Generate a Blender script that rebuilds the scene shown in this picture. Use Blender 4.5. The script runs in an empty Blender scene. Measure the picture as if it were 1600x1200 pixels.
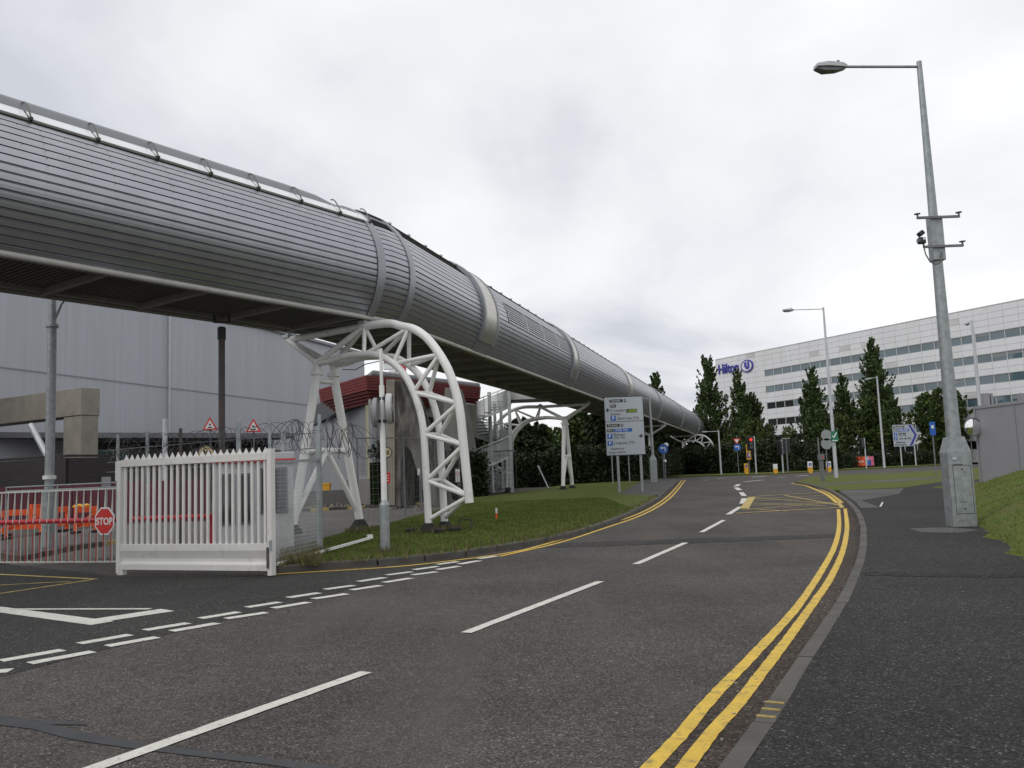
import bpy, bmesh, math, random
import numpy as np
from mathutils import Vector, Matrix
rnd = random.Random(7)
npr = np.random.RandomState(7)
SC = bpy.context.scene
COL = SC.collection
rad = math.radians

# ------------------------------------------------------------------ camera
F = 1330.0; TH = math.atan(140.9 / F); RO = 0.038; CH = 1.6
Fw = Vector((0, math.cos(TH), math.sin(TH))); Up = Vector((0, -math.sin(TH), math.cos(TH))); Rt = Vector((1, 0, 0))
cr = math.cos(RO) * Rt - math.sin(RO) * Up
cu = math.sin(RO) * Rt + math.cos(RO) * Up
cam_d = bpy.data.cameras.new('camera'); cam = bpy.data.objects.new('camera', cam_d); COL.objects.link(cam)
cam_d.sensor_width = 36; cam_d.lens = 36 * F / 1600; cam_d.clip_end = 3000; cam_d.clip_start = .1
cam.matrix_world = Matrix(((cr.x, cu.x, -Fw.x, 0), (cr.y, cu.y, -Fw.y, 0), (cr.z, cu.z, -Fw.z, CH), (0, 0, 0, 1)))
SC.camera = cam

# ------------------------------------------------------------------ overcast daylight
w = bpy.data.worlds.new('World'); SC.world = w; w.use_nodes = True
nt = w.node_tree; nt.nodes.clear()
N = nt.nodes.new; L = nt.links.new
out = N('ShaderNodeOutputWorld'); mix = N('ShaderNodeMixShader')
b1 = N('ShaderNodeBackground'); b2 = N('ShaderNodeBackground')
sky = N('ShaderNodeTexSky'); sky.sky_type = 'NISHITA'; sky.sun_disc = False
SUN_EL, SUN_AZ = rad(46), rad(-125)      # azimuth clockwise from +Y
sky.sun_elevation = SUN_EL; sky.sun_rotation = SUN_AZ
b1.inputs[1].default_value = .1; L(sky.outputs[0], b1.inputs[0])
tc = N('ShaderNodeTexCoord'); sep = N('ShaderNodeSeparateXYZ'); L(tc.outputs['Generated'], sep.inputs[0])
mx = N('ShaderNodeMath'); mx.operation = 'MAXIMUM'; mx.inputs[1].default_value = 0.0; L(sep.outputs[2], mx.inputs[0])
ad = N('ShaderNodeMath'); ad.operation = 'ADD'; ad.inputs[1].default_value = .22; L(mx.outputs[0], ad.inputs[0])
dx = N('ShaderNodeMath'); dx.operation = 'DIVIDE'; L(sep.outputs[0], dx.inputs[0]); L(ad.outputs[0], dx.inputs[1])
dy = N('ShaderNodeMath'); dy.operation = 'DIVIDE'; L(sep.outputs[1], dy.inputs[0]); L(ad.outputs[0], dy.inputs[1])
cmb = N('ShaderNodeCombineXYZ'); L(dx.outputs[0], cmb.inputs[0]); L(dy.outputs[0], cmb.inputs[1])
n1 = N('ShaderNodeTexNoise'); n1.inputs['Scale'].default_value = .75; n1.inputs['Detail'].default_value = 6; n1.inputs['Roughness'].default_value = .52; n1.inputs['Distortion'].default_value = .35
mp = N('ShaderNodeMapping'); mp.inputs['Location'].default_value = (3.1, 8.4, 0); L(cmb.outputs[0], mp.inputs[0]); L(mp.outputs[0], n1.inputs[0])
cramp = N('ShaderNodeValToRGB'); L(n1.outputs[0], cramp.inputs[0])
e = cramp.color_ramp.elements
e[0].position = .385; e[0].color = (.60, .62, .67, 1)
e[1].position = .62; e[1].color = (.97, .97, .97, 1)
m_ = e.new(.49); m_.color = (.82, .83, .855, 1)
b2.inputs[1].default_value = 1.10; L(cramp.outputs[0], b2.inputs[0])
mix.inputs[0].default_value = .93; L(b1.outputs[0], mix.inputs[1]); L(b2.outputs[0], mix.inputs[2]); L(mix.outputs[0], out.inputs[0])
sd = bpy.data.lights.new('sun', 'SUN'); sd.energy = 1.1; sd.angle = rad(35); sd.color = (1, .97, .92)
so = bpy.data.objects.new('sun', sd); COL.objects.link(so)
sdir = Vector((math.sin(SUN_AZ) * math.cos(SUN_EL), math.cos(SUN_AZ) * math.cos(SUN_EL), math.sin(SUN_EL)))
so.rotation_euler = sdir.to_track_quat('Z', 'Y').to_euler()
vs = SC.view_settings; vs.view_transform = 'Standard'; vs.look = 'None'; vs.exposure = 0; vs.gamma = 1; vs.use_curve_mapping = False

# ------------------------------------------------------------------ geometry of the place
def zg(y):
    t = min(max((y - 15) / 60, 0), 1); return .6 * t
def ray(x, y): return Fw + cr * ((x - 800) / F) - cu * ((y - 600) / F)
def gr(x, y, h=0.0):
    d = ray(x, y); Y = 5.0
    for i in range(120):
        z = zg(Y) + h
        t = (z - CH) / d.z if d.z < 0 else 300 / d.y
        Y = .5 * Y + .5 * min(t * d.y, 300)
    t = Y / d.y
    return Vector((d.x * t, Y, zg(Y) + h))
def atY(x, y, Y):
    d = ray(x, y); t = Y / d.y
    return Vector((d.x * t, Y, CH + d.z * t))
def proj(p):
    d = Vector(p) - Vector((0, 0, CH)); w_ = d.dot(Fw)
    return 800 + F * d.dot(cr) / w_, 600 - F * d.dot(cu) / w_

# ------------------------------------------------------------------ materials
MATS = {}
def mat(name, col, rough=.6, metal=0.0, var=.12, vscale=3.0, fine=.0, fscale=60, bump=0.0, bscale=40, stretch=(1, 1, 1), spec=.5,
        island=0.0, trans=0.0, dirt=None, dscale=1.2, dlo=.5, dhi=.7, emit=None, coat=0, bdist=.01):
    if name in MATS: return MATS[name]
    m = bpy.data.materials.new(name); m.use_nodes = True; t = m.node_tree; P = t.nodes['Principled BSDF']
    n = t.nodes.new; l = t.links.new
    P.inputs['Roughness'].default_value = rough; P.inputs['Metallic'].default_value = metal
    P.inputs['Specular IOR Level'].default_value = spec
    g = n('ShaderNodeNewGeometry'); mp = n('ShaderNodeMapping'); mp.inputs['Scale'].default_value = stretch; l(g.outputs['Position'], mp.inputs[0])
    cur = None
    rgb = n('ShaderNodeRGB'); rgb.outputs[0].default_value = (*col, 1); cur = rgb.outputs[0]
    def modulate(cur, fac_socket, amt):
        mr = n('ShaderNodeMapRange'); mr.inputs['From Min'].default_value = .25; mr.inputs['From Max'].default_value = .75
        mr.inputs['To Min'].default_value = 1 - amt; mr.inputs['To Max'].default_value = 1 + amt
        l(fac_socket, mr.inputs[0])
        mm = n('ShaderNodeVectorMath'); mm.operation = 'SCALE'; l(cur, mm.inputs[0]); l(mr.outputs[0], mm.inputs['Scale'])
        return mm.outputs[0]
    if var:
        a = n('ShaderNodeTexNoise'); a.inputs['Scale'].default_value = vscale; a.inputs['Detail'].default_value = 5; l(mp.outputs[0], a.inputs[0])
        cur = modulate(cur, a.outputs[0], var)
    if fine:
        a = n('ShaderNodeTexNoise'); a.inputs['Scale'].default_value = fscale; a.inputs['Detail'].default_value = 3; a.inputs['Roughness'].default_value = .7; l(mp.outputs[0], a.inputs[0])
        cur = modulate(cur, a.outputs[0], fine)
    if island:
        mr = n('ShaderNodeMapRange'); mr.inputs['To Min'].default_value = 1 - island; mr.inputs['To Max'].default_value = 1 + island
        l(g.outputs['Random Per Island'], mr.inputs[0])
        mm = n('ShaderNodeVectorMath'); mm.operation = 'SCALE'; l(cur, mm.inputs[0]); l(mr.outputs[0], mm.inputs['Scale']); cur = mm.outputs[0]
    if dirt:
        a = n('ShaderNodeTexNoise'); a.inputs['Scale'].default_value = dscale; a.inputs['Detail'].default_value = 8; a.inputs['Roughness'].default_value = .65; l(mp.outputs[0], a.inputs[0])
        mr = n('ShaderNodeMapRange'); mr.inputs['From Min'].default_value = dlo; mr.inputs['From Max'].default_value = dhi; l(a.outputs[0], mr.inputs[0])
        mm = n('ShaderNodeMix'); mm.data_type = 'RGBA'; l(mr.outputs[0], mm.inputs[0]); l(cur, mm.inputs[6]); mm.inputs[7].default_value = (*dirt, 1); cur = mm.outputs[2]
    l(cur, P.inputs['Base Color'])
    if bump:
        a = n('ShaderNodeTexNoise'); a.inputs['Scale'].default_value = bscale; a.inputs['Detail'].default_value = 3; l(mp.outputs[0], a.inputs[0])
        b = n('ShaderNodeBump'); b.inputs['Strength'].default_value = bump; b.inputs['Distance'].default_value = bdist; l(a.outputs[0], b.inputs['Height']); l(b.outputs[0], P.inputs['Normal'])
    if emit:
        P.inputs['Emission Color'].default_value = (*emit[:3], 1); P.inputs['Emission Strength'].default_value = emit[3]
    MATS[name] = m; return m

def asphalt_mat(name, col, light=(.3, .29, .27), amt=.35, scale=55, patch=.18, tarry=0, warm=(.10, .085, .075)):
    m = bpy.data.materials.new(name); m.use_nodes = True; t = m.node_tree; P = t.nodes['Principled BSDF']
    n = t.nodes.new; l = t.links.new
    g = n('ShaderNodeNewGeometry')
    v = n('ShaderNodeTexVoronoi'); v.inputs['Scale'].default_value = scale; l(g.outputs['Position'], v.inputs[0])
    sp = n('ShaderNodeSeparateColor'); l(v.outputs['Color'], sp.inputs[0])
    r1 = n('ShaderNodeValToRGB'); l(sp.outputs[0], r1.inputs[0])
    E_ = r1.color_ramp.elements; E_[0].position = 0; E_[0].color = (col[0] * .45, col[1] * .45, col[2] * .45, 1)
    E_[1].position = 1; E_[1].color = (*light, 1)
    k = E_.new(.45); k.color = (*[c * (1 - amt * .4) for c in col], 1)
    k = E_.new(.86); k.color = (*[c * (1 + amt) for c in col], 1)
    k = E_.new(.965); k.color = (*[c * (1 + amt * 1.8) for c in col], 1)
    n2 = n('ShaderNodeTexNoise'); n2.inputs['Scale'].default_value = .35; n2.inputs['Detail'].default_value = 6; n2.inputs['Roughness'].default_value = .6; l(g.outputs['Position'], n2.inputs[0])
    mr = n('ShaderNodeMapRange'); mr.inputs['From Min'].default_value = .3; mr.inputs['From Max'].default_value = .7; mr.inputs['To Min'].default_value = 1 - patch; mr.inputs['To Max'].default_value = 1 + patch; l(n2.outputs[0], mr.inputs[0])
    s1 = n('ShaderNodeVectorMath'); s1.operation = 'SCALE'; l(r1.outputs[0], s1.inputs[0]); l(mr.outputs[0], s1.inputs['Scale'])
    n3 = n('ShaderNodeTexNoise'); n3.inputs['Scale'].default_value = 7; n3.inputs['Detail'].default_value = 5; n3.inputs['Roughness'].default_value = .75; l(g.outputs['Position'], n3.inputs[0])
    mr3 = n('ShaderNodeMapRange'); mr3.inputs['From Min'].default_value = .3; mr3.inputs['From Max'].default_value = .7; mr3.inputs['To Min'].default_value = .8; mr3.inputs['To Max'].default_value = 1.2; l(n3.outputs[0], mr3.inputs[0])
    s2 = n('ShaderNodeVectorMath'); s2.operation = 'SCALE'; l(s1.outputs[0], s2.inputs[0]); l(mr3.outputs[0], s2.inputs['Scale'])
    # wheel tracks and old damp stains drawn out along the road
    mp = n('ShaderNodeMapping'); mp.inputs['Rotation'].default_value = (0, 0, rad(28)); mp.inputs['Scale'].default_value = (.9, .12, 1); l(g.outputs['Position'], mp.inputs[0])
    n4 = n('ShaderNodeTexNoise'); n4.inputs['Scale'].default_value = 1.0; n4.inputs['Detail'].default_value = 4; l(mp.outputs[0], n4.inputs[0])
    mr4 = n('ShaderNodeMapRange'); mr4.inputs['From Min'].default_value = .52; mr4.inputs['From Max'].default_value = .68; mr4.inputs['To Min'].default_value = 0; mr4.inputs['To Max'].default_value = .5; l(n4.outputs[0], mr4.inputs[0])
    mm = n('ShaderNodeMix'); mm.data_type = 'RGBA'; l(mr4.outputs[0], mm.inputs[0]); l(s2.outputs[0], mm.inputs[6]); mm.inputs[7].default_value = (*warm, 1)
    l(mm.outputs[2], P.inputs['Base Color'])
    P.inputs['Roughness'].default_value = .92; P.inputs['Specular IOR Level'].default_value = .18
    b = n('ShaderNodeBump'); b.inputs['Strength'].default_value = .55; b.inputs['Distance'].default_value = .006
    l(v.outputs['Distance'], b.inputs['Height']); l(b.outputs[0], P.inputs['Normal'])
    MATS[name] = m; return m

def grass_mat(name, c1, c2, dry=(.13, .10, .045), dlo=.55, dhi=.72):
    m = bpy.data.materials.new(name); m.use_nodes = True; t = m.node_tree; P = t.nodes['Principled BSDF']
    n = t.nodes.new; l = t.links.new
    g = n('ShaderNodeNewGeometry')
    a = n('ShaderNodeTexNoise'); a.inputs['Scale'].default_value = 9; a.inputs['Detail'].default_value = 8; a.inputs['Roughness'].default_value = .75; l(g.outputs['Position'], a.inputs[0])
    r = n('ShaderNodeValToRGB'); l(a.outputs[0], r.inputs[0]); e = r.color_ramp.elements
    e[0].position = .3; e[0].color = (*c1, 1); e[1].position = .7; e[1].color = (*c2, 1)
    b = n('ShaderNodeTexNoise'); b.inputs['Scale'].default_value = .45; b.inputs['Detail'].default_value = 7; b.inputs['Roughness'].default_value = .65; l(g.outputs['Position'], b.inputs[0])
    mr = n('ShaderNodeMapRange'); mr.inputs['From Min'].default_value = dlo; mr.inputs['From Max'].default_value = dhi; mr.inputs['To Max'].default_value = .75; l(b.outputs[0], mr.inputs[0])
    mm = n('ShaderNodeMix'); mm.data_type = 'RGBA'; l(mr.outputs[0], mm.inputs[0]); l(r.outputs[0], mm.inputs[6]); mm.inputs[7].default_value = (*dry, 1)
    l(mm.outputs[2], P.inputs['Base Color']); P.inputs['Roughness'].default_value = .9; P.inputs['Specular IOR Level'].default_value = .15
    c = n('ShaderNodeTexNoise'); c.inputs['Scale'].default_value = 45; c.inputs['Detail'].default_value = 4; l(g.outputs['Position'], c.inputs[0])
    bp = n('ShaderNodeBump'); bp.inputs['Strength'].default_value = .8; bp.inputs['Distance'].default_value = .04; l(c.outputs[0], bp.inputs['Height']); l(bp.outputs[0], P.inputs['Normal'])
    MATS[name] = m; return m

def glass_mat(name, col, rough=.08):
    return mat(name, col, rough=rough, metal=0, var=.25, vscale=.35, spec=.9)

M = {}
M['asphalt'] = asphalt_mat('road_asphalt', (.074, .068, .064), light=(.25, .23, .21), amt=.5, patch=.26, scale=90)
M['asphalt_dark'] = asphalt_mat('entry_asphalt', (.042, .041, .039), amt=.4, patch=.25, scale=90, warm=(.04, .04, .04))
M['pavement'] = asphalt_mat('pavement_asphalt', (.032, .032, .030), light=(.17, .17, .155), amt=.55, patch=.25, scale=85, warm=(.032, .033, .032))
M['pave_light'] = asphalt_mat('pavement_patch', (.10, .098, .094), amt=.2, warm=(.085, .083, .08))
M['yard'] = asphalt_mat('yard_asphalt', (.13, .125, .118), amt=.2, warm=(.12, .11, .1))
M['tar'] = mat('tar_seal', (.036, .037, .040), rough=.6, var=.3, vscale=4, bump=.3, bscale=60)
M['earth'] = grass_mat('rough_ground', (.018, .028, .009), (.045, .05, .02))
M['grass'] = grass_mat('mown_grass', (.058, .088, .014), (.125, .158, .034), dry=(.16, .12, .06), dlo=.5, dhi=.68)
M['grass_far'] = grass_mat('verge_grass', (.06, .085, .015), (.13, .15, .035), dlo=.45, dhi=.75)
M['blade'] = mat('grass_blade', (.105, .138, .030), rough=.7, island=.45, var=.3, vscale=1.2, spec=.2)
M['white_mark'] = mat('white_road_paint', (.58, .57, .52), rough=.7, var=.1, vscale=6, fine=.2, fscale=80, dirt=(.16, .15, .14), dscale=14, dlo=.56, dhi=.72)
M['yellow_mark'] = mat('yellow_road_paint', (.62, .41, .045), rough=.7, var=.15, vscale=5, fine=.2, fscale=70, dirt=(.26, .19, .06), dscale=10, dlo=.50, dhi=.68)
M['yellow_thin'] = mat('worn_yellow_paint', (.48, .36, .10), rough=.75, var=.2, vscale=5, fine=.2, dirt=(.12, .10, .07), dscale=7, dlo=.48, dhi=.7)
M['kerb'] = mat('kerb_concrete', (.082, .076, .067), rough=.9, var=.3, vscale=2.2, fine=.25, fscale=90, bump=.5, bscale=60)
M['kerb_stain'] = mat('kerb_yellow_scuff', (.30, .22, .07), rough=.9, var=.3, vscale=30)
M['alu'] = mat('aluminium_cladding', (.40, .41, .44), rough=.40, metal=.93, var=.07, vscale=1.5, fine=.03, fscale=30)
M['alu_roof'] = mat('aluminium_roof', (.23, .24, .26), rough=.6, metal=.3, var=.08, vscale=2, stretch=(1, 1, 1))
M['alu_slat'] = mat('louvre_slat_metal', (.42, .43, .45), rough=.5, metal=.2, var=.08)
M['shell'] = mat('dark_backing', (.015, .015, .016), rough=.9, metal=0, spec=.1, var=.1)
M['band'] = mat('aluminium_band', (.31, .32, .34), rough=.42, metal=.7, var=.1, vscale=3)
M['steel'] = mat('stained_steel', (.47, .455, .41), rough=.28, metal=.85, var=.18, vscale=2.5, dirt=(.32, .30, .24), dscale=2.5, dlo=.5, dhi=.7)
M['soffit'] = mat('grey_soffit', (.13, .125, .108), rough=.75, metal=.0, var=.15, vscale=1)
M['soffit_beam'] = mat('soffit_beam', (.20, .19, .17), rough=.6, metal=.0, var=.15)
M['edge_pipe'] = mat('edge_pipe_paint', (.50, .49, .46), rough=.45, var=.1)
M['gutter'] = mat('gutter_metal', (.085, .085, .075), rough=.6, metal=.3, var=.2, dirt=(.05, .07, .03), dscale=3)
M['glaze'] = mat('opal_glazing', (.80, .82, .82), rough=.25, var=.05, vscale=.8, spec=.6)
M['rib'] = mat('skylight_rib', (.13, .12, .11), rough=.5, metal=.4, var=.15)
M['screw'] = mat('screw_heads', (.02, .02, .02), rough=.6)
M['white'] = mat('white_steel_paint', (.76, .76, .74), rough=.38, var=.06, vscale=2.5, fine=.03, fscale=40, dirt=(.42, .40, .34), dscale=2.6, dlo=.58, dhi=.85)
M['gate'] = mat('gate_paint', (.66, .65, .62), rough=.5, var=.06, dirt=(.36, .31, .25), dscale=4, dlo=.58, dhi=.85)
M['galv'] = mat('galvanised_steel', (.30, .325, .33), rough=.5, metal=.45, var=.22, vscale=9, fine=.12, fscale=45)
M['galv_light'] = mat('pale_galvanised', (.50, .52, .54), rough=.5, metal=.3, var=.12, vscale=4)
M['galv_dark'] = mat('weathered_pole', (.17, .175, .18), rough=.6, metal=.3, var=.2, vscale=5)
M['rustpole'] = mat('brown_pole', (.075, .066, .068), rough=.6, var=.25, vscale=5, dirt=(.14, .06, .04), dscale=4)
M['black'] = mat('black_plastic', (.018, .018, .02), rough=.45, var=.1)
M['rubber'] = mat('black_base_cover', (.012, .012, .012), rough=.8, var=.2, bump=.5, bscale=20)
M['conc'] = mat('concrete', (.27, .25, .21), rough=.9, var=.14, vscale=1.6, fine=.12, fscale=25, dirt=(.15, .14, .12), dscale=.9, dlo=.55, dhi=.8, bump=.2, bscale=30)
M['conc_stain'] = mat('streaked_concrete', (.19, .18, .16), rough=.95, var=.45, vscale=1.2, stretch=(1.6, 1.6, .5), dirt=(.045, .042, .038), dscale=1.4, dlo=.42, dhi=.62, bump=.3, bscale=12)
M['conc_grey'] = mat('grey_concrete', (.22, .215, .20), rough=.9, var=.2, vscale=.8, stretch=(1, 1, .4), dirt=(.1, .1, .09), dscale=.8, dlo=.5, dhi=.75)
M['hangar'] = mat('hangar_sheet', (.40, .41, .445), rough=.6, metal=.1, var=.05, vscale=.3, stretch=(1, 1, .03), fine=.09, fscale=3.2)
M['hangar_trim'] = mat('hangar_trim', (.24, .25, .27), rough=.6, var=.1)
M['redclad'] = mat('red_cladding', (.175, .030, .028), rough=.5, var=.12, vscale=1.5)
M['clad_grey'] = mat('ribbed_grey_wall', (.33, .34, .36), rough=.6, var=.08, vscale=1, stretch=(1, 1, .2))
M['roofgrey'] = mat('grey_roof', (.27, .28, .29), rough=.6, var=.1)
M['cream'] = mat('cream_strip', (.45, .43, .30), rough=.7, var=.1)
M['brick'] = None
M['maroon'] = mat('maroon_board', (.085, .014, .024), rough=.6, var=.15, vscale=3)
M['orange'] = mat('orange_plastic', (.80, .10, .02), rough=.45, var=.1, vscale=3)
M['red'] = mat('red_paint', (.50, .016, .03), rough=.4, var=.08)
M['red_sign'] = mat('red_sign_face', (.60, .025, .02), rough=.4, var=.04)
M['rod_white'] = mat('pale_rod', (.55, .58, .52), rough=.5, var=.1)
M['rod_red'] = mat('red_rod', (.42, .05, .05), rough=.5, var=.15)
M['booth'] = mat('booth_panel', (.46, .47, .47), rough=.6, var=.05, vscale=1.5, dirt=(.33, .33, .31), dscale=1.5)
M['winframe'] = mat('window_frame_grey', (.10, .105, .11), rough=.5, var=.1)
M['glass_dark'] = glass_mat('dark_glass', (.03, .035, .035), .06)
M['glass_teal'] = glass_mat('teal_glass', (.10, .24, .22), .15)
M['yellow'] = mat('yellow_plastic', (.70, .36, .02), rough=.5, var=.1)
M['razor'] = mat('razor_wire', (.085, .085, .09), rough=.5, metal=.5, var=.3, vscale=8)
M['sign_white'] = mat('sign_white_face', (.40, .43, .47), rough=.45, var=.04, vscale=1)
M['paint_white'] = mat('bright_white_face', (.72, .73, .72), rough=.45, var=.04)
M['sign_black'] = mat('sign_black_print', (.012, .014, .02), rough=.5, var=.05)
M['blue'] = mat('sign_blue_print', (.015, .10, .42), rough=.45, var=.05)
M['signgreen'] = mat('sign_green_print', (.04, .11, .02), rough=.45, var=.05)
M['green'] = mat('green_sign_face', (.01, .17, .09), rough=.45, var=.05)
M['printyellow'] = mat('yellow_print', (.50, .48, .05), rough=.5, var=.05)
M['hwhite'] = mat('hotel_panel', (.68, .68, .70), rough=.45, metal=0, var=.05, vscale=.15, fine=.03, fscale=2, dirt=(.58, .58, .56), dscale=.22, dlo=.5, dhi=.8, stretch=(1, 1, .5))
M['hgrey'] = mat('hotel_panel_grey', (.52, .515, .51), rough=.5, var=.1, vscale=.3)
M['hjoint'] = mat('hotel_joint', (.30, .30, .30), rough=.8, var=.1)
M['hglass'] = mat('hotel_glass', (.085, .13, .155), rough=.05, metal=.0, var=.25, vscale=.2, spec=1.0)
M['hglass_dark'] = mat('hotel_glass_dark', (.010, .012, .014), rough=.25, var=.2, vscale=.3, spec=.15)
M['logo'] = mat('blue_lettering', (.035, .035, .30), rough=.4, var=.04)
M['bark'] = mat('bark', (.055, .045, .035), rough=.95, var=.3, vscale=4, bump=.4, bscale=15)
M['leaf_poplar'] = mat('poplar_leaves', (.048, .078, .022), rough=.5, island=.75, var=.45, vscale=.55, spec=.3)
M['leaf_dark'] = mat('dark_leaves', (.022, .036, .012), rough=.6, island=.6, var=.5, vscale=.4, spec=.25)
M['leaf_mid'] = mat('broad_leaves', (.050, .080, .018), rough=.55, island=.6, var=.45, vscale=.5, spec=.3)
M['leaf_light'] = mat('light_leaves', (.055, .080, .018), rough=.55, island=.55, var=.4, vscale=.6, spec=.3)
M['leaf_hedge'] = mat('hedge_leaves', (.020, .033, .011), rough=.6, island=.6, var=.5, vscale=.7, spec=.25)
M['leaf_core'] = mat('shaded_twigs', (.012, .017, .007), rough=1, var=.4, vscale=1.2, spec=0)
M['redlamp'] = mat('lit_red_lamp', (.8, .02, .01), rough=.4, var=0, emit=(1, .03, .01, 2.2))
M['lamp_glass'] = mat('lantern_bowl', (.10, .105, .11), rough=.25, var=.1, spec=.6)
M['mirror'] = mat('convex_mirror', (.85, .85, .85), rough=.05, metal=1, var=0)
M['hoard'] = mat('grey_hoarding', (.27, .27, .285), rough=.6, var=.05, vscale=1.2, fine=.03, fscale=60)
M['banner'] = mat('orange_banner', (.72, .10, .03), rough=.6, var=.1, vscale=2)
M['pink'] = mat('pink_print', (.55, .12, .22), rough=.6, var=.25, vscale=3)
M['railing'] = mat('dark_railing', (.03, .035, .032), rough=.6, var=.15)
M['cable'] = mat('grey_cable', (.12, .12, .12), rough=.6, var=.05)
M['radar_red'] = mat('radar_red', (.45, .04, .05), rough=.5, var=.1)
M['tread'] = mat('stair_tread', (.07, .07, .07), rough=.6, metal=.3, var=.15)
M['mesh_panel'] = mat('perforated_panel', (.60, .61, .60), rough=.6, var=.08, vscale=3, metal=.1)
M['roundel'] = mat('cream_sign_face', (.62, .52, .28), rough=.5, var=.05)

def brick_mat():
    m = bpy.data.materials.new('dark_brick'); m.use_nodes = True; t = m.node_tree; P = t.nodes['Principled BSDF']
    n = t.nodes.new; l = t.links.new
    tcn = n('ShaderNodeTexCoord'); sp = n('ShaderNodeSeparateXYZ'); l(tcn.outputs['Object'], sp.inputs[0])
    ad = n('ShaderNodeMath'); l(sp.outputs[0], ad.inputs[0]); l(sp.outputs[1], ad.inputs[1])
    cb = n('ShaderNodeCombineXYZ'); l(ad.outputs[0], cb.inputs[0]); l(sp.outputs[2], cb.inputs[1])
    b = n('ShaderNodeTexBrick'); b.inputs['Scale'].default_value = 1; b.inputs['Brick Width'].default_value = .225; b.inputs['Row Height'].default_value = .075; b.inputs['Mortar Size'].default_value = .008
    b.inputs['Color1'].default_value = (.022, .017, .018, 1); b.inputs['Color2'].default_value = (.035, .028, .028, 1); b.inputs['Mortar'].default_value = (.06, .057, .055, 1)
    l(cb.outputs[0], b.inputs[0]); l(b.outputs[0], P.inputs['Base Color']); P.inputs['Roughness'].default_value = .85
    return m
M['brick'] = brick_mat()

# ------------------------------------------------------------------ object helpers
def tag(o, label=None, cat=None, group=None, kind=None):
    if label: o['label'] = label
    if cat: o['category'] = cat
    if group: o['group'] = group
    if kind: o['kind'] = kind
    return o
def thing(name, label, cat, loc=(0, 0, 0), rz=0, group=None):
    o = bpy.data.objects.new(name, None); COL.objects.link(o); o.empty_display_size = .2
    o.location = loc; o.rotation_euler = (0, 0, rz)
    return tag(o, label, cat, group)
def copy_tree(o, parent=None):
    c = o.copy(); COL.objects.link(c)
    if parent: c.parent = parent
    for ch in list(o.children): copy_tree(ch, c)
    return c
def root_of(o):
    while o.parent: o = o.parent
    return o

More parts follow.
